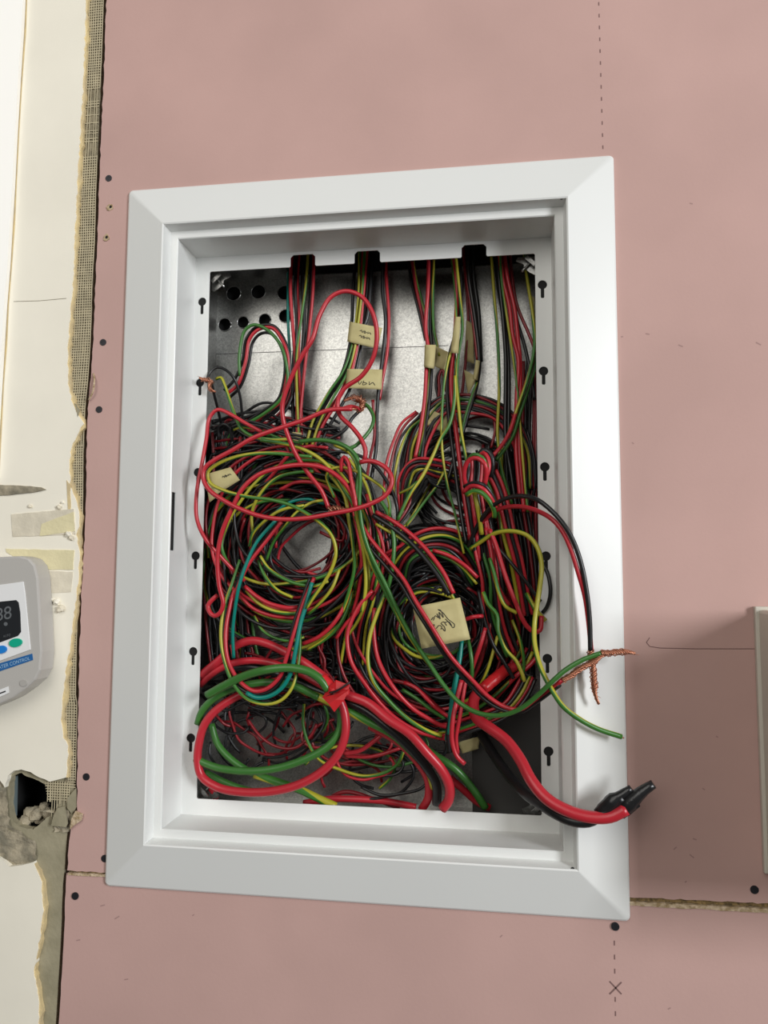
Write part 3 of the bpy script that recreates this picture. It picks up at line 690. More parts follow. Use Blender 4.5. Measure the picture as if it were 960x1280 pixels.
# --- big foreground red loops
W_('R', 'in a tall loop rising over the paper tapes to the top', '411,636 402,614 384,590 371,570 360,545 354,525 353,505 364,472 379,442 390,425 400,393 414,371 432,364 452,371 466,392 471,420 466,448 452,470 430,486 422,502 425,519 440,534 452,550 457,565 455,577', [30, 12, 0, 8, 24, 30], 2.4)
W_('R', 'bulging over the left flange and casting a shadow on it', '327,540 305,528 290,519 272,512 262,522 258,548 252,582 246,615 246,648 257,674 277,697 297,718 306,726', [40, 34, 22, 22, 44], 2.1)
ov = W_('R', 'making the wide flat oval across the left coil', '440,511 410,513 380,525 347,536 315,548 290,563 268,575 256,585 254,598 262,613 282,627 302,637 325,645 352,649 380,648 415,642 445,636 465,629 482,619 490,603 486,589 473,579 460,576 450,578', [16, 8, 6, 6, 10], 2.4)
W_('Y', 'making the pointed yellow oval across the left coil', '390,571 367,569 347,567 320,567 295,571 272,580 260,590 262,603 282,614 310,621 340,625 362,631 382,641 402,655 415,670 420,690 415,710 405,728 390,749 383,760', [26, 14, 10, 14, 20], 1.9)
W_('R', 'in the biggest loop of the left coil, ending in a hook', '444,634 441,620 429,602 407,586 380,581 352,584 322,594 303,611 290,636 278,664 272,695 274,732 279,755 275,766 268,770 262,765 260,757 265,750 272,744', [20, 14, 10, 16, 24], 2.4)
W_('R', 'with a hooked tip above the copper splice', '427,590 427,577 430,571 435,577 439,600 444,625 445,636', [24, 16, 16], 2.1)
W_('G', 'sweeping from the coil top down to the copper splice on the rim', '374,552 395,550 415,552 435,560 446,572 450,595 449,625 452,655 460,685 470,707 484,735 498,765 517,800 535,827 555,857 575,879 600,892 627,894 650,886 671,870 688,854 706,838 728,825 752,816', [26, 14, 20, 24, 24, 22, 14, -8, -28, -28], 2.3)
W_('Y', 'sweeping across the big left coil into the bottom bundle', '418,556 437,566 447,585 446,612 445,640 450,662 462,700 476,728 500,776 523,812 545,842 562,866 585,888', [34, 26, 28, 30, 40], 2.0)
W_('R', 'running behind the splice from the big paper tag', '452,655 462,672 485,700 505,725 520,752 540,784 563,820 592,852 612,872 632,884 650,887 671,874 688,862 703,850', [30, 20, 2, 4, 6, -2, -26], 2.1)
W_('K', 'twin to the red one crossing the big paper tag', '450,664 462,684 484,710 501,730 514,752 534,784 558,822 588,856 608,876 630,888 650,890 670,878 688,865 700,856', [34, 24, 6, 8, 10, 0, -24], 2.0)
W_('R', 'arching from the coil toward the big paper tag, upper', '470,640 492,652 517,671 537,692 555,717 567,742', [34, 28, 26], 2.3)
W_('K', 'arching from the coil toward the big paper tag', '466,644 488,658 512,677 531,698 549,722 562,744', [36, 30, 28], 2.6)
W_('Y', 'arching from the coil toward the big paper tag', '470,655 497,671 522,688 541,705 557,727 568,750', [38, 32, 28], 1.7)
W_('G', 'hooking from the copper ends below the middle tapes', '452,503 460,508 467,522 464,535 455,547 443,558 432,562', [50, 40, 30], 2.0)
kb = W_('K', 'ending in bare copper below the middle tapes', '449,514 440,523 433,535 424,543 408,550 396,556', [52, 46, 44], 1.9)
kr_ = W_('R', 'ending in bare copper below the middle tapes', '450,511 440,508 430,510', [22, 30, 18], 1.9)

# --- traced striped and red wires of the left coil
T_ = [('Y', 'over the top right shoulder of the left coil', '326,550 352,554 372,559 395,570 413,586 430,612 442,632 450,665 456,700 457,735 452,765', [34, 26, 36], 2.0),
 ('Y', 'curling as a small question mark right of the left coil', '418,622 411,605 408,595 413,587 427,584 445,589 465,600 480,612 487,630 487,645', [30, 22, 26], 1.6),
 ('Y', 'tracing an inner arc in the left coil, upper', '312,683 316,667 336,647 353,637 380,632', [38, 34, 36], 1.7),
 ('Y', 'tracing an outer arc in the left coil, left', '316,668 315,640 327,615 347,597 368,591 392,589', [44, 38, 42], 1.8),
 ('Y', 'slanting through the middle of the left coil', '405,625 390,628 371,640 357,657 342,677 333,700', [42, 38, 44], 1.6),
 ('Y', 'sagging below the eye of the left coil', '325,695 335,710 352,722 372,730 395,732 410,726', [36, 32, 34], 1.8),
 ('Y', 'dropping at the lower left of the coil eye', '323,700 331,720 347,738 366,747', [40, 36, 40], 1.8),
 ('Y', 'leaving the coil eye down left', '424,712 415,735 400,754 385,768', [40, 34, 40], 1.8),
 ('Y', 'down the right flank of the left coil, inner', '412,594 430,618 436,650 441,680 443,710 436,740 428,765', [40, 36, 44], 1.9),
 ('Y', 'down the right flank of the left coil, outer', '444,645 455,672 461,705 459,745 448,775 430,800', [42, 40, 50], 1.8),
 ('R', 'down the right flank of the left coil', '420,600 437,625 446,660 452,700 448,740 440,770', [48, 44, 54], 2.0),
 ('R', 'short one across the upper left of the coil', '327,610 345,588 360,570 385,558 410,560', [50, 44, 48], 1.9),
 ('T', 'running steeply down the left of the coil', '345,650 322,676 309,702 299,732 294,760 291,790 292,822', [30, 26, 34], 1.9),
 ('R', 'running steeply down beside the teal one', '352,652 333,676 311,705 296,737 286,768 284,800', [34, 28, 36], 2.1),
 ('K', 'running steeply down beside the teal one', '347,655 326,682 304,712 291,745 282,785 287,820', [38, 34, 40], 2.2),
 ('Y', 'forming the outermost line of the hanging bunch loop', '300,700 290,730 281,755 276,790 279,820 290,852 307,872 330,880 350,876 365,860 372,835 375,805 373,780', [36, 24, 20, 24, 40], 1.8),
 ('T', 'in the bottom of the hanging bunch loop', '390,728 383,755 376,778 370,810 363,842 352,860 337,870 320,872 308,866', [26, 20, 20], 2.3),
 ('R', 'around the inside of the hanging bunch loop', '393,722 380,752 368,790 358,822 350,845 335,860 318,864 300,852 286,828 282,795 288,755 294,735', [30, 22, 20, 22, 32], 2.2),
 ('K', 'around the inside of the hanging bunch loop', '388,722 376,755 366,785 362,812 356,842 341,862 320,868 300,860 285,838 280,800 285,760', [32, 26, 24, 26, 36], 2.2),
 ('R', 'lying flat along the lower left of the coil, upper', '306,733 320,745 338,755 362,760 372,759', [34, 30, 36], 2.3),
 ('Y', 'lying flat along the lower left of the coil', '308,738 322,753 340,763 362,767 378,766', [38, 32, 38], 2.0),
 ('R', 'lying flat along the lower left of the coil, lower', '300,745 316,760 338,769 362,772 380,771', [42, 38, 42], 2.0),
 ('Y', 'dark one sagging under the left coil', '318,770 328,788 345,798 362,801 380,796', [50, 46, 50], 1.5),
 ('R', 'curving up at the lower right of the coil', '378,805 400,795 418,778 430,758 438,735', [46, 42, 46], 2.2),
 ('Y', 'curving up at the lower right of the coil', '384,812 405,800 422,785 434,762 440,738', [50, 44, 48], 1.9),
 ('R', 'crossing the right flank of the coil to the bottom', '420,798 432,780 447,765 462,740 472,700', [50, 46, 44], 2.0),
 ('R', 'under the yellow oval inside the coil', '350,612 370,603 395,604 415,615 425,635', [46, 42, 46], 1.9),
 ('D', 'across the eye of the left coil, upper', '400,665 415,672 428,676 430,655 420,640', [64, 60, 60], 1.7),
 ('T', 'in the upper inside of the left coil', '345,640 362,628 385,624 405,630', [50, 48, 52], 1.7),
 ('G', 'winding down between coil and tag', '475,625 484,640 492,670 492,695 486,730 475,758', [36, 32, 34], 2.2),
 ('R', 'diving between coil and tag', '458,618 464,640 474,665 480,690 476,725 464,750', [44, 40, 40], 2.0),
]
for c, wh, s, z, r in T_: W_(c, wh, s, z, r)

bun('KYKRKDYK', 'streaming down the right flank of the left coil', '424,580 444,610 456,650 460,695 456,740 446,785 440,830', [66, 60, 72], 5.2, 1.8, 1.5, 6)
bun('KKDKYK', 'dropping between the two big coils', '470,640 482,680 484,730 474,780 470,830 480,870', [80, 74, 80], 5.5, 1.8, 2, 6)
# --- lower right coil: partial rings around (545,790)
cols = 'KDKYKRKKYKDKKYKKRKDKKYKDKKRK'
for i, c in enumerate(cols):
    f = i / (len(cols) - 1); size = i % 3; rx = (54, 78, 100)[size] + rng.uniform(-8, 12); ry = rx * rng.uniform(.9, 1.25)
    cx = 543 + rng.uniform(-16, 16); cy = 790 + rng.uniform(-14, 10)
    a0 = rng.uniform(0.2, 1.4); sw = rng.uniform(3.2, 5.2); n = int(sw / .4) + 2
    pts = [(cx + rx * math.cos(a0 + sw * k / (n - 1)) * (1 + .09 * math.sin(k * .8 + i)), cy + ry * math.sin(a0 + sw * k / (n - 1))) for k in range(n)]
    pts = [(min(x, 662), min(y, 985)) for x, y in pts]
    zb = 100 - 38 * f
    W_(c, ('in the tight inner arcs', 'in the middle arcs', 'in the wide outer arcs')[size] + ' round the big paper tag' + (', deeper layer' if f < .5 else ', nearer layer'), pts, [zb, zb - 3, zb + 2], rng.uniform(1.5, 1.9), jit=1.5)
for i in range(8):
    c = 'RKYKDKGK'[i]; k = i * 4.5
    W_(c, 'arching above the big paper tag', f'{478+k},{712+k*.6} {500+k*.5},{683+k*.7} {530},{664+k} {558-k*.1},{661+k*1.1} {585-k*.4},{672+k*1.2} {605-k*.5},{700+k*1.2}', [70 - i * 2, 62 - i * 2, 68], 2.0, jit=1)
W_('R', 'bright one arching above the big paper tag', '541,688 560,694 580,706 597,722', [44, 40, 44], 2.1)
W_('Y', 'arching above the big paper tag, lowest', '546,693 563,700 580,712 596,730', [48, 44, 48], 1.6)
T2 = [('R', 'curving from the coil bottom under the big tag, upper', '468,760 467,785 472,822 490,857 515,885 535,898 552,907 575,910', [46, 34, 44], 2.3),
 ('Y', 'curving from the coil bottom under the big tag', '482,740 470,770 462,797 460,827 467,852 485,875 510,899 535,914 552,920', [34, 24, 34], 2.1),
 ('R', 'long one curving under the big tag from the coil flank', '466,738 450,756 439,777 434,795 439,827 458,857 478,882 500,902 520,914 545,920', [36, 28, 36], 2.2),
 ('R', 'lowest one curving under the big tag', '455,850 466,870 485,890 510,908 540,920 560,924', [34, 30, 40], 2.2),
 ('D', 'crossing dimly below the big tag', '490,850 512,856 530,868 545,882 556,892', [60, 54, 56], 2.1),
 ('R', 'crossing below the big tag in a shallow curve', '505,853 520,860 535,875 548,887 562,897', [52, 46, 50], 2.0),
 ('G', 'crossing below the big tag in a shallow curve', '503,862 522,874 540,888 556,898', [56, 50, 52], 2.0),
 ('T', 'dropping under the big tag, left', '577,800 575,822 571,845 566,880 561,918', [36, 28, 30], 2.2),
 ('T', 'dropping under the big tag, right', '574,815 571,840 566,865 563,890 558,925', [42, 36, 34], 2.0),
 ('G', 'dropping under the right corner of the big tag', '585,800 589,820 590,842 588,860', [40, 32, 40], 2.0),
 ('R', 'falling straight below the big tag, left', '577,850 571,875 566,900 565,925 571,945 581,955', [30, 22, 24], 2.3),
 ('R', 'falling straight below the big tag, right', '582,850 578,875 574,900 570,922 572,942', [34, 28, 30], 2.1),
 ('K', 'falling straight below the big tag', '573,850 566,885 560,915 562,940', [34, 30, 34], 2.4),
 ('R', 'stub right of the big paper tag', '580,775 592,771 604,770', [44, 40, 42], 2.1),
 ('R', 'slanting down from beside the big tag', '607,785 601,805 594,825 588,842', [40, 36, 44], 2.2),
 ('D', 'lower one slanting down from beside the big tag', '616,770 608,800 600,830 590,850', [58, 52, 56], 2.0),
 ]
for c, wh, s, z, r in T2: W_(c, wh, s, z, r)
bun('RKYRK', 'gathered sideways into the bundle at the lower right', '548,915 570,912 590,905 612,898 636,885 652,865 662,845', [58, 50, 60], 4.2, 1.9, .8)
bun('YRKY', 'sweeping up to the right behind the red cable', '566,890 590,880 615,862 635,845 650,830 660,812', [66, 62, 72], 5, 1.9, 1)

# --- right column under the knot
KN = 'in the knot at the upper right'
W_('R', 'looping as a hoop over the knot', '583,610 580,596 582,582 588,574 597,573 606,580 608,592 606,606', [40, 30, 22, 30], 2.4)
W_('G', 'peeking over the hoop of the knot', '584,577 592,568 603,572 609,584', [36, 28, 32], 2.0)
W_('R', 'small hook beside the knot', '600,570 604,566 610,573 611,586 607,598', [42, 34, 36], 2.3)
W_('K', 'curling behind the hook of the knot', '599,568 604,563 612,566 616,580 613,596', [46, 42, 46], 2.8)
W_('K', 'wrapped around the knot bundle', '580,609 590,604 604,606 614,617 620,632', [34, 24, 34], 2.1)
W_('R', 'wrapped around the knot bundle', '579,616 588,608 602,610 612,620 620,636', [32, 20, 30], 2.3)
W_('Y', 'wrapped around the knot bundle', '583,619 591,614 602,616 612,627 618,640 618,647', [26, 18, 26], 2.5, twist=0)
bun('RKKRK', 'bundled inside the knot', '594,570 594,590 592,610 596,640 600,670 604,700', [46, 42, 48], 4.2, 2.0, .6, 4)
W_('Y', 'straight stub below the wrap of the knot', '593,617 597,635 600,652 602,668', [34, 34, 40], 2.3, twist=0)
bun('RKRY', 'falling from the knot to the right', '612,590 622,612 630,640 636,668 645,700 652,735 658,770', [50, 48, 56], 5, 2.1, 1, 4)
bun('KRKGKR', 'falling below the knot in the right column', '600,650 608,690 614,725 618,760 626,795 636,820', [54, 48, 56], 5, 1.9, 1.5)
bun('KDKYKDK', 'in the dim back of the right column', '628,600 634,640 640,690 646,740 650,790 646,830', [90, 84, 86], 6, 1.9, 2, 6)
bun('DKYKDK', 'deep behind the right column and tag', '592,690 604,730 600,780 612,820 600,860 590,890', [96, 92, 92], 7, 1.9, 3, 5)
bun('KDKK', 'at the far right of the column', '652,640 660,690 664,740 666,790 660,830', [84, 78, 80], 4.5, 2.0, 1.5, 4)
T3 = [('R', 'bright and near in the right column', '612,662 620,682 630,715 644,752 658,782 668,790 675,788 677,770', [38, 26, 36], 2.4),
 ('R', 'second bright one in the right column', '607,660 614,690 618,720 628,745 636,757', [44, 38, 44], 2.4),
 ('Y', 'ending in a free tip right of the tag', '612,698 618,718 624,742 632,758 646,766', [38, 30, 30], 2.0),
 ('Y', 'ending in a bent tip above the red cable', '604,740 610,755 621,768 623,790 632,812 645,826 651,838 656,852', [36, 28, 28], 2.0),
 ('K', 'beside the striped bent tip', '598,738 606,775 616,805 630,828 642,848', [48, 42, 46], 2.0),
 ('K', 'slanting across the right column', '618,680 640,705 658,728 670,745 676,752', [40, 34, 36], 1.8),
 ('K', 'bulging over the right flange edge', '676,700 685,718 688,742 683,760 678,766', [46, 38, 44], 2.0),
 ('Y', 'short tip at the right edge of the opening', '658,742 671,764 682,776', [50, 40, 40], 2.3),
 ('R', 'dim one slanting to the right flange edge', '620,872 645,845 662,832 676,815', [66, 60, 62], 2.4),
 ('Y', 'dark one slanting in the right column', '640,775 650,800 655,830 652,850', [60, 56, 60], 1.8),
 ('Y', 'below the tag tilting to the knot bundle', '622,795 612,830 604,850 594,865', [50, 46, 50], 1.7)]
for c, wh, s, z, r in T3: W_(c, wh, s, z, r)
# pair arching over the right flange to the hanging copper tip
W_('K', 'arching out over the right flange to the hanging copper tip', '586,684 592,668 600,652 612,636 630,624 650,620 672,625 690,639 705,656 716,675 726,703 733,738 737,775 738,814', [52, 34, 8, -20, -27, -28, -28, -27, -26], 2.3)
rp = W_('R', 'arching out over the right flange to the hanging copper tip', '588,674 596,660 607,648 622,637 645,633 670,638 690,649 703,664 713,685 722,713 731,745 736,780 739,814', [50, 34, 10, -18, -25, -26, -26, -25, -25], 2.3)
ye = W_('Y', 'crossing the right flange to a free tip on the sloped rim', '588,686 601,677 620,666 642,664 660,670 672,685 677,705 675,732 671,757 668,780 668,803 675,832 688,859 703,882 723,898 747,911 777,921', [50, 30, 14, 8, 2, -12, -26, -24, -18], 2.4, twist=2.6)

# --- thick cables at the bottom
def thick(c, where, s, z, r): return W_(c, where, s, z, r, ns=12)
thick('G', 'thick cut-off end bending over the hanging loop', '259,869 280,857 305,845 335,837 365,835 387,840 402,851 410,863', [26, 12, 20], 4.2)
thick('G', 'thick loop at the lower left, upper arc', '247,905 252,890 264,876 284,864 308,856 338,853 370,858 398,872', [40, 32, 38], 3.8)
thick('G', 'thick loop at the lower left, lower arc', '244,948 258,955 277,961 315,964 352,959 390,945 412,931 424,914 426,892 420,872', [36, 26, 24, 30], 3.9)
thick('G', 'thick inner curve at the lower left', '264,905 272,930 290,950 315,966 345,976 366,983', [52, 46, 50], 3.6)
thick('Y', 'thick one leaving the lower left loop along the bottom', '318,968 345,977 372,986 398,998 420,1008', [46, 50, 56], 4.0)
thick('R', 'thick wide loop at the lower left', '352,850 325,858 297,870 272,886 256,905 249,928 247,950 252,970 272,984 302,990 340,989 375,980 405,962 424,940 432,915 431,892 424,872', [44, 38, 34, 34, 26, 22, 22, 24], 4.3)
thick('R', 'thick upper arc taped at its right end', '250,845 272,827 295,807 315,801 335,805 356,815 380,828 408,848', [52, 44, 30], 4.4)
thick('R', 'thick second arc below the upper one', '250,856 265,842 285,831 310,826 330,827 350,832 375,842 408,860', [54, 48, 38], 3.8)
thick('K', 'thick arc between the red arcs', '262,846 285,836 310,834 335,838 360,848 385,858 410,868', [58, 52, 42], 4.4)
thick('R', 'thick one sweeping from the red tape to the bottom right', '432,868 460,879 485,899 512,917 533,940 552,962 562,984 561,1000 553,1011', [24, 16, 18, 34], 4.8)
thick('K', 'thick one sweeping below the red one', '430,875 457,888 483,908 508,930 530,955 545,980 546,1005', [34, 28, 30, 44], 4.6)
thick('Y', 'thick one sweeping below the black one', '366,857 400,872 435,889 466,905 490,918 513,938 535,962 543,985', [44, 34, 34, 46], 4.0)
thick('R', 'thick lower one curling at the bottom edge', '462,907 497,927 520,950 535,975 535,998 527,1012', [52, 46, 56], 4.2)
thick('G', 'thick one running off at the bottom right of centre', '515,925 545,945 570,962 590,985 607,1010', [64, 66, 76], 4.0)
thick('R', 'thick dim one running off below it', '562,972 580,988 596,1002 612,1010', [78, 82, 86], 3.8)
thick('R', 'thick one along the bottom edge', '380,1004 410,999 450,999 485,1002 520,1009', [84, 80, 84], 3.6)
thick('G', 'thick short one in the bottom left corner', '256,965 275,975 300,985 330,992', [60, 58, 62], 3.4)
thick('R', 'short thick stub in the bottom left corner', '250,968 262,982 270,998', [58, 60, 66], 3.2)
thick('D', 'thin dim one along the bottom edge', '395,1010 430,990 470,1000 500,1010', [96, 94, 96], 2.4)
rc = thick('R', 'thickest cable bending out over the lower right rim', '645,832 630,840 614,853 602,862 593,872 592,885 596,898 611,909 633,926 650,949 665,977 683,998 706,1012 735,1021 762,1021 783,1011', [66, 50, 24, 4, -20, -32, -36, -38], 5.4)
kc = thick('K', 'thick cable beside the red one on the lower right rim', '590,895 604,922 633,966 659,994 677,1006 691,1015 712,1025 735,1027 750,1019 765,1007 778,996', [86, 70, 36, -4, -28, -34, -36], 5.0)

# --- loose thin strands over the bare steel at the bottom
for i in range(36):
    c = 'DKDKDKDKYKDKKKDKRK'[i % 18]; side = i % 3
    cx, cy = (305, 350, 395)[side] + rng.uniform(-18, 18), rng.uniform(890, 950); R0 = rng.uniform(26, 62); a0 = rng.uniform(0, 6.28); sw = rng.uniform(1.6, 3.4)
    asp = rng.uniform(.5, 1.0); ph = rng.uniform(0, 3.1); pts = []
    for k in range(7):
        a = a0 + sw * k / 6; u, v = R0 * math.cos(a), R0 * asp * math.sin(a)
        pts.append((min(max(cx + u * math.cos(ph) - v * math.sin(ph), 258), 480), min(max(cy + u * math.sin(ph) + v * math.cos(ph), 862), 1000)))
    z0 = rng.uniform(84, 112)
    W_(c, ('thin and loose at the left of the bare steel', 'thin and loose in the middle of the bare steel', 'thin and loose at the right of the bare steel')[side] + ('', ', tightly curled')[R0 < 44], pts, [z0, z0 - 8, z0], 1.5, jit=1.5)
for i in range(16):
    c = 'DKRKDKYKDKRKKDKG'[i]; side = i % 2
    cx, cy = (445, 488)[side] + rng.uniform(-15, 15), rng.uniform(920, 975); R0 = rng.uniform(22, 52); a0 = rng.uniform(0, 6.28)
    pts = [(cx + R0 * 1.3 * math.cos(a0 + k * .55), min(cy + R0 * .7 * math.sin(a0 + k * .55), 1003)) for k in range(8)]
    z0 = rng.uniform(70, 108)
    W_(c, 'curled in the dim heap at the bottom centre' + (', left half', ', right half')[side], pts, [z0, z0 - 5, z0], 1.6, jit=2)
W_('Y', 'thin one sagging through the bottom opening', '380,880 379,905 386,930 400,950 425,962 455,970 480,966 497,955 505,938', [76, 70, 66], 1.7)
W_('D', 'sagging through the bottom opening beside the steel', '310,900 325,920 345,933 368,935 388,920 396,905', [82, 78, 82], 1.7)
W_('R', 'rising right through the bottom heap', '430,942 450,938 468,926 485,912', [62, 58, 60], 2.4)
W_('R', 'flat across the bottom heap', '432,945 460,946 480,942 500,935', [70, 66, 66], 2.0)

# --- countless deep wires of the tangle, joined into one object
def deep_tangle():
    tb = []; mi = []
    R_ = np.random.default_rng(42)
    def add(pts, zz, c, r=1.7):
        path = catmull([P(x, y, z / 1000) for (x, y), z in zip(pts, zz)], .005)
        tb.append(tube(path, r / 1000, 6, 6, R_.uniform(0, 1))); mi.append(c)
    pick = lambda: R_.choice([0, 1, 2], p=[.76, .19, .05])
    def ring(cx, cy, rx0, rx1, asp, zlo, zhi, n, xlim, ylim):
        for _ in range(n):
            rx = R_.uniform(rx0, rx1); ry = rx * asp * R_.uniform(.75, 1.15); g_ = R_.uniform(0, 6.3); x0 = cx + R_.uniform(-12, 12); y0 = cy + R_.uniform(-14, 14)
            a0 = R_.uniform(0, 6.28); sw = R_.uniform(3, 6.5); m = int(sw / .45) + 2; z = R_.uniform(zlo, zhi)
            pts = [(min(max(x0 + rx * math.cos(a0 + sw * k / m), xlim[0]), xlim[1]), min(max(y0 + ry * (1 + .12 * math.sin(2 * sw * k / m + g_)) * math.sin(a0 + sw * k / m), ylim[0]), ylim[1])) for k in range(m + 1)]
            add(pts, [z + R_.uniform(-3, 3) for _ in pts], pick())
    ring(368, 678, 52, 108, .98, 62, 112, 60, (258, 490), (560, 860))
    ring(548, 790, 40, 110, 1.1, 66, 112, 62, (440, 670), (650, 960))
    ring(585, 600, 35, 80, 1.1, 84, 112, 14, (500, 668), (500, 720))
    for _ in range(34):   # between the two coils, down to the bottom
        x = R_.uniform(400, 500); z = R_.uniform(72, 112)
        pts = [(x + R_.uniform(-8, 8) + (k - 3) * R_.uniform(0, 6), 752 + k * 25 + R_.uniform(-6, 6)) for k in range(6)]
        add(pts, [z] * 6, pick())
    for _ in range(30):   # right column
        x = R_.uniform(596, 666); z = R_.uniform(84, 112)
        pts = [(min(x + R_.uniform(-6, 6), 668), 560 + k * 48 + R_.uniform(-6, 6)) for k in range(7)]
        add(pts, [z] * 7, pick())
    for _ in range(24):   # left edge
        x = R_.uniform(255, 300); z = R_.uniform(84, 112)
        pts = [(max(x + R_.uniform(-5, 5) + (k - 3) ** 2 * 1.2, 252), 545 + k * 50 + R_.uniform(-6, 6)) for k in range(7)]
        add(pts, [z] * 7, pick())
    for _ in range(22):   # top of the left coil
        y = R_.uniform(520, 600); z = R_.uniform(78, 110)
        pts = [(265 + k * 32, y + R_.uniform(-10, 10) - 14 * math.sin(k * .7)) for k in range(6)]
        add(pts, [z] * 6, pick())
    for _ in range(46):   # lower middle band
        y = R_.uniform(800, 872); z = R_.uniform(80, 112); x = R_.uniform(250, 420)
        pts = [(x + k * 30, y + R_.uniform(-12, 12) + k * R_.uniform(-4, 8)) for k in range(5)]
        add(pts, [z] * 5, pick())
    me = tube_mesh('wire_tangle', tb); me.materials.append(WM['K']); me.materials.append(WM['D']); me.materials.append(WM['Y'])
    idx = np.concatenate([np.full(len(t[1]), c) for t, c in zip(tb, mi)] + [np.repeat(mi, 2)]).astype(np.int32)
    me.polygons.foreach_set('material_index', idx)
    o = bpy.data.objects.new('wire_tangle', me); C.objects.link(o)
    tag(o, 'deep dark tangle of mostly black wires filling the board behind the coils', 'wires', kind='stuff')
deep_tangle()

for lab, os_ in LBL.items():
    if len(os_) > 1:
        for o in os_: o['group'] = lab.replace(' wire ', ' wires ', 1)

# ---------------------------------------------------------------- copper ends, tape
def copper(parent, s, z, r=1.0, strands=3, name='copper_strands', seed=1, wild=.5):
    rr = np.random.default_rng(seed); pts = parse(s); zz = zint(z, pts); base = catmull([P(q[0], q[1], zi / 1000) for q, zi in zip(pts, zz)], .0012)
    n = len(base); tb = []
    T = np.gradient(base, axis=0); T /= np.linalg.norm(T, axis=1)[:, None]
    N = np.cross(T, [0, 0, 1.0]); N /= np.linalg.norm(N, axis=1)[:, None]; Bn = np.cross(T, N)
    tb.append(tube(base, r / 1000 * .8, 6, rfun=lambda t: np.interp(t, [0, .7, .78, 1], [1, .95, .5, .25])))
    for k in range(strands):
        ph = k * 2 * np.pi / strands; t = np.arange(n) * .75 + ph + .5 * np.sin(np.arange(n) * .23)
        rad = r / 1000 * (.8 + wild * rr.uniform(0, 1)) * np.interp(np.linspace(0, 1, n), [0, .68, .8, 1], [1, 1, .5, .3]) * (1 + .18 * np.sin(np.arange(n) * .55 + ph))
        q = base + rad[:, None] * (np.cos(t)[:, None] * N + np.sin(t)[:, None] * Bn)
        tb.append(tube(q, .00055, 5))
    for k in range(strands):
        i = rr.integers(n // 2, n - 2); d = rr.normal(size=3) * [1, 1, .6]; d /= np.linalg.norm(d)
        q = np.array([base[i], base[i] + d * .002, base[i] + d * .004 + T[i] * .002]); tb.append(tube(catmull(q, .0015), .0002, 4))
    return link(name, tube_mesh(name, tb), COPPER, parent)
g = [o for o in wires if 'down to the copper splice' in o['label']][0]
copper(g, '751,816 760,816 772,815 785,815 794,817', [-28, -28, -28], 2.5, 6, seed=2)
rr_ = [o for o in wires if 'running behind the splice' in o['label']][0]
copper(rr_, '703,850 712,845 722,838 732,832 742,828 752,820 764,816', [-26, -27, -28, -28], 2.4, 6, seed=3)
copper(rp, '738,813 741,830 742,850 743,864 746,874 749,880', [-26, -25, -22], 2.5, 6, seed=4)
copper(ye, '776,921 780,922', [-18, -18], .6, 1, seed=5)
w1 = [o for o in wires if 'bared copper end over the left flange' in o['label']][0]
copper(w1, '266,479 260,476 254,474 249,472', [44, 38, 36], 1.3, 5, seed=6, wild=1.5)
copper(cu, '266,477 262,482 264,487 270,490', [42, 36, 40], 1.1, 5, seed=7, wild=1.5)
copper(kr_, '451,511 454,503 449,498 440,497 430,501', [22, 26, 28], 1.3, 6, seed=8, wild=2)
copper(kb, '449,514 452,509 451,503 444,501', [50, 40, 30], 1.1, 4, seed=9, wild=2)
big = [o for o in wires if 'tall loop rising' in o['label']][0]
copper(big, '411,636 420,634 430,637 440,636', [26, 20, 18], 1.1, 5, seed=10, wild=2)
copper(ov, '440,511 446,512 450,512', [20, 24, 24], .8, 3, seed=11)
# insulating tape on the two cut cable ends
def wrap(parent, s, z, r, rf, label):
    pts = parse(s); zz = zint(z, pts); base = catmull([P(q[0], q[1], zi / 1000) for q, zi in zip(pts, zz)], .003)
    o = curve_obj('tape_wrap', base, r / 1000, KTAPE, parent, ns=9, rfun=rf); tag(o, label)
    return o
wrap(kc, '748,1018 758,1009 768,999 778,993 789,985', [-32, -36, -38], 5.6, lambda t: np.interp(t, [0, .06, .3, .34, .6, .64, 1], [.95, 1.05, 1.12, 1.2, 1.05, .8, .55]) * (1 + .05 * np.sin(t * 47)), 'black tape wrapped over the cable end')
wrap(rc, '774,1016 784,1006 795,996 806,987 817,980', [-33, -38, -40], 6.2, lambda t: np.interp(t, [0, .05, .28, .32, .55, .6, .9, 1], [1.0, 1.12, 1.15, 1.22, 1.0, .85, .72, .6]) * (1 + .05 * np.sin(t * 53)), 'black tape wrapped over the red cable end')
def flap(parent, s, z, m, th=.0006, name='tape_flap'):
    q = parse(s); zz = zint(z, q); pts = [P(a, b, c / 1000) for (a, b), c in zip(q, zz)]
    n = len(pts); cpt = np.mean(pts, 0) - [0, 0, .002]
    V = [cpt] + pts; Fc = [(0, i + 1, (i + 1) % n + 1) for i in range(n)]
    return pyd(name, V, Fc, m, parent, solid=th)
flap(rc, '776,1018 786,1020 800,1008 799,1003 788,1004', [-36, -42], KTAPE)
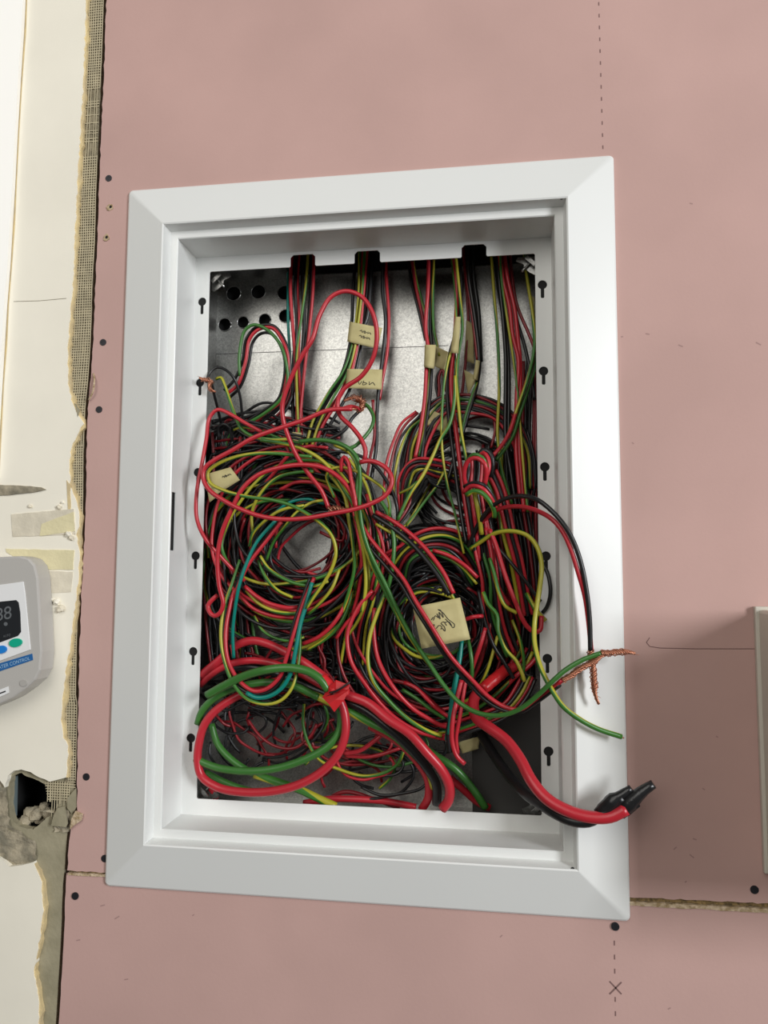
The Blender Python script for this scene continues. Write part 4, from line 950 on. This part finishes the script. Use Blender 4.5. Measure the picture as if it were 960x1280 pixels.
# crumpled red tape joint
rt = [o for o in wires if 'upper arc taped' in o['label']][0]
flap(rt, '402,873 418,865 436,862 437,856 420,852 412,858', [20, 10, 16], RTAPE)
flap(rt, '403,872 418,868 437,862 430,875 418,890 411,880', [18, 8, 10], RTAPE)
flap(rt, '408,852 414,858 420,850 436,856 432,860 414,864', [22, 12], RTAPE)
wrap(rt, '402,846 412,856 424,864 436,868', [22, 22, 24], 5.2, None, 'red tape joint').data.materials[0] = RTAPE
cb = W_('K', 'thin tail poking from the crumpled red tape', '438,852 430,858 420,864 412,866', [10, 8, 12], 1.0)
copper(rc, '645,832 652,829', [64, 64], .4, 1, seed=12)
wrap(rc, '634,836 622,846 610,856 603,862', [58, 50, 44, 38], 6.0, lambda t: 1 + .06 * np.sin(t * 25), 'red tape sleeve').data.materials[0] = RTAPE

# ---------------------------------------------------------------- paper tape flags
def note(name, quad, z, label, ink=(), bend=.003, n=8, th=.0003):
    q = parse(quad); zz = zint(z, q) if isinstance(z, (list, tuple)) else [z] * 4
    V, Fc = [], []
    def at(u, v, lift=0):
        x = (1 - u) * (1 - v) * q[0][0] + u * (1 - v) * q[1][0] + u * v * q[2][0] + (1 - u) * v * q[3][0]
        y = (1 - u) * (1 - v) * q[0][1] + u * (1 - v) * q[1][1] + u * v * q[2][1] + (1 - u) * v * q[3][1]
        zc = (1 - u) * (1 - v) * zz[0] + u * (1 - v) * zz[1] + u * v * zz[2] + (1 - u) * v * zz[3]
        return P(x, y, zc / 1000 - bend * math.sin(math.pi * u) - .0006 * math.sin(7 * v + 5 * u) - lift)
    for j in range(n + 1):
        for i in range(n + 1): V.append(at(i / n, j / n))
    Fc = [(j * (n + 1) + i, j * (n + 1) + i + 1, (j + 1) * (n + 1) + i + 1, (j + 1) * (n + 1) + i) for j in range(n) for i in range(n)]
    o = pyd(name, V, Fc, PAPER, None, smooth=True, solid=th); tag(o, label, 'tape label')
    if ink:
        tb = [tube(catmull([at(u, v, .0005) for u, v in st], .001), .00035, 4) for st in ink]
        link('handwriting', tube_mesh('handwriting', tb), PEN, o)
    return o
scr = lambda ox, oy, s: [[(ox, oy), (ox + .1 * s, oy - .12 * s), (ox + .16 * s, oy + .1 * s), (ox + .24 * s, oy - .1 * s)],
                        [(ox + .3 * s, oy - .15 * s), (ox + .28 * s, oy + .12 * s), (ox + .42 * s, oy + .02 * s), (ox + .3 * s, oy - .04 * s)],
                        [(ox + .5 * s, oy - .1 * s), (ox + .5 * s, oy + .1 * s), (ox + .62 * s, oy - .05 * s), (ox + .7 * s, oy + .12 * s)]]
big_ink = [[(.36, .40), (.42, .30), (.47, .36), (.46, .26), (.50, .40), (.51, .24), (.57, .38), (.55, .20), (.50, .17)],
           [(.50, .17), (.58, .26), (.66, .44), (.76, .60), (.72, .66), (.64, .48), (.60, .42)],
           [(.32, .38), (.37, .32)], [(.38, .60), (.45, .54), (.50, .58), (.47, .64)],
           [(.50, .62), (.54, .70), (.55, .60), (.50, .50), (.56, .48), (.60, .58)], [(.57, .50), (.66, .50), (.70, .60)], [(.30, .50), (.36, .50), (.33, .56)]]
note('tape_label', '516,759 575,747 588,799 527,811', [14, 12, 18, 14], 'large cream paper tag with pen writing, crossed by a red wire', big_ink, .003)
note('tape_label', '437,402 478,410 472,436 434,427', [82, 86, 86, 82], 'upper tape flag with pen writing at the second notch', scr(.35, .35, .5) + scr(.35, .6, .5), .002)
note('tape_label', '434,461 478,462 477,487 432,485', [80, 84, 84, 80], 'lower tape flag with faint writing behind the tall red loop', scr(.25, .7, .8), .002)
note('tape_label', '531,431 545,431 543,461 530,459', [80, 80, 80, 80], 'tape band wrapped round the wires midway between second and third notches', (), .003)
note('tape_label', '542,431 564,442 557,464 541,457', [86, 90, 92, 88], 'translucent tape flap turned to the right of the middle band', (), .001)
note('tape_label', '569,396 576,396 573,442 563,441', [66, 66, 66, 66], 'tall narrow tape strip round wires at the third notch', (), .002)
note('tape_label', '583,400 591,405 593,455 580,450', [93, 93, 95, 95], 'dim translucent tape strip behind the third notch wires', (), .001)
note('tape_label', '595,450 600,451 597,476 591,474', [76, 76, 76, 76], 'small narrow tape strip below the third notch', (), .002)
note('tape_label', '580,462 595,470 594,478 585,494', [88, 88, 90, 92], 'pointed tape flap hanging below the third notch', (), .001)
note('tape_label', '543,514 560,522 558,543 532,530', [82, 84, 86, 84], 'square tape flag with pen writing in the coil below the notches', scr(.3, .3, .6), .001)
note('tape_label', '260,592 288,584 300,600 268,620', [40, 42, 44, 40], 'crumpled tan tape flag at the left edge of the coil', scr(.5, .4, .5), .002)
note('tape_label', '257,602 272,606 270,622 262,628', [42, 40, 42, 44], 'small folded tape end below the crumpled tan flag', (), .001)
note('tape_label', '365,540 377,541 376,552 366,551', [70, 70, 70, 70], 'tiny tan tape band at the foot of the first notch bundle', (), .002)
note('tape_label', '572,928 600,920 598,936 578,942', [76, 78, 80, 78], 'dim brown tape scrap under the lower right bundle', (), .001)
note('tape_label', '660,366 668,372 669,398 664,392', [88, 86, 84, 86], 'thin tape tie at the top right corner of the opening', (), .002)

# ---------------------------------------------------------------- water heater controller at the left
dev = empty('heater_controller', B(P(-20, 865, 0)))
tag(dev, 'grey wall controller with dark display, blue and green buttons on the cream wall', 'controller')
GREY = mat('grey_plastic', (0.50, 0.48, 0.45), .45); WP = mat('white_panel', (0.86, 0.86, 0.86), .35)
def solid_px(name, s, zf, zb, m, bevel=0, parent=dev, grow=0):
    o = plate(name, pxy(s, zf), [], zf, zb, m, None, bevel=bevel); o.parent = parent; o.matrix_parent_inverse = Matrix.Translation(-dev.location); return o
def under(o, par): o.parent = par; o.matrix_parent_inverse = Matrix.Identity(4); return o
body = '-120,712 -60,701 0,696 25,695 36,698 43,706 47,722 50,770 52,815 50,838 44,850 32,861 15,873 0,880 -60,903 -110,915 -120,900'
solid_px('housing', body, -.026, -.0022, GREY, .004)
solid_px('front_panel', '-80,744 0,731 29,727 31,740 38,812 0,826 -80,850', -.0268, -.0255, WP, .0004)
disp = solid_px('display', '-60,762 0,752 20,750 23,753 25,765 26,790 22,795 0,803 -60,820', -.0274, -.0262, mat('dark_display', (.02, .022, .025), .15), .0003)
def disc(name, cx, cy, rx, ry, tilt, z0, z1, m):
    pts = ' '.join(f'{cx + rx*math.cos(t)*math.cos(tilt) - ry*math.sin(t)*math.sin(tilt)},{cy + rx*math.cos(t)*math.sin(tilt) + ry*math.sin(t)*math.cos(tilt)}' for t in np.linspace(0, 2 * math.pi, 24, endpoint=False))
    return solid_px(name, pts, z0, z1, m, .0003)
tag(disc('button', 19, 803.5, 8.2, 5.4, -.2, -.0284, -.0266, mat('green_button', (0, .42, .26), .4)), 'green oval button')
tag(disc('button', 1, 812, 7, 5, -.2, -.0284, -.0266, mat('blue_button', (.01, .22, .68), .4)), 'blue oval button')
disc('round_cap', 29, 854, 4.8, 4.3, -.3, -.0268, -.0255, mat('grey_cap', (.44, .42, .39), .5))
strip = solid_px('name_strip', '-60,846 0,829 40,817 41,825 0,839 -60,858', -.0266, -.0255, mat('blue_strip', (.02, .13, .36), .4))
stick = solid_px('sticker', '-30,876 0,862 10,858 11,866 0,871 -30,885', -.0267, -.0256, WP)
under(ribbon('sticker_bar', [(pxy('-24,876', -.027)[0], pxy('7,864', -.027)[0])], .0013, -.0270, PEN), stick)
def text_on(name, txt, quad, z, m, parent):
    cu_ = bpy.data.curves.new(name, 'FONT'); cu_.body = txt; t = bpy.data.objects.new(name, cu_); C.objects.link(t)
    bpy.context.view_layer.update(); me = bpy.data.meshes.new_from_object(t.evaluated_get(bpy.context.evaluated_depsgraph_get()))
    bpy.data.objects.remove(t); q = parse(quad)
    xs = [v.co.x for v in me.vertices]; ysv = [v.co.y for v in me.vertices]; x0, x1, y0, y1 = min(xs), max(xs), min(ysv), max(ysv)
    for v in me.vertices:
        u = (v.co.x - x0) / (x1 - x0); k = (v.co.y - y0) / (y1 - y0)
        x = (1 - u) * (k * q[0][0] + (1 - k) * q[3][0]) + u * (k * q[1][0] + (1 - k) * q[2][0])
        y = (1 - u) * (k * q[0][1] + (1 - k) * q[3][1]) + u * (k * q[1][1] + (1 - k) * q[2][1])
        v.co = B(P(x, y, z))
    me.name = name; me.materials.clear()
    return link(name, me, m, parent)
LT = mat('pale_blue_lettering', (.35, .55, .75), .5)
text_on('lettering', 'WATER CONTROL', '-8,834 37,820.5 37.5,824.5 -7,838.5', -.0268, LT, strip)
SEG = mat('unlit_segments', (.13, .14, .15), .4)
text_on('display_digits', '88', '-6,761 14,757 14.5,773 -5.5,777', -.0276, SEG, disp)
text_on('display_print', 'AUTO', '4,794 13,792 13,795 4,797', -.0276, SEG, disp)
under(disc('display_symbol', 7, 780, 2.4, 2.4, 0, -.0276, -.0273, SEG), disp)
# ---------------------------------------------------------------- box at the right edge
bx0 = (Xat(944, 762, 0) + Xat(959, 1085, 0)) / 2; by0, by1 = Yat(948, 762, 0), Yat(955, 1085, 0)
cab = empty('surface_box', B((bx0 + .1, by1, 0)))
tag(cab, 'deep off-white surface box at the right edge of the wall', 'box')
OW = mat('off_white_plastic', (.60, .56, .48), .5)
box('housing', bx0, by0, -.098, bx0 + .24, by1, -.0002, OW, cab, .003)
box('base_flange', bx0 - .003, by0 - .003, -.006, bx0 + .243, by1 + .003, -.0001, OW, cab, .001)
box('lid', bx0 - .002, by0 - .002, -.114, bx0 + .242, by1 + .002, -.0985, OW, cab, .003)
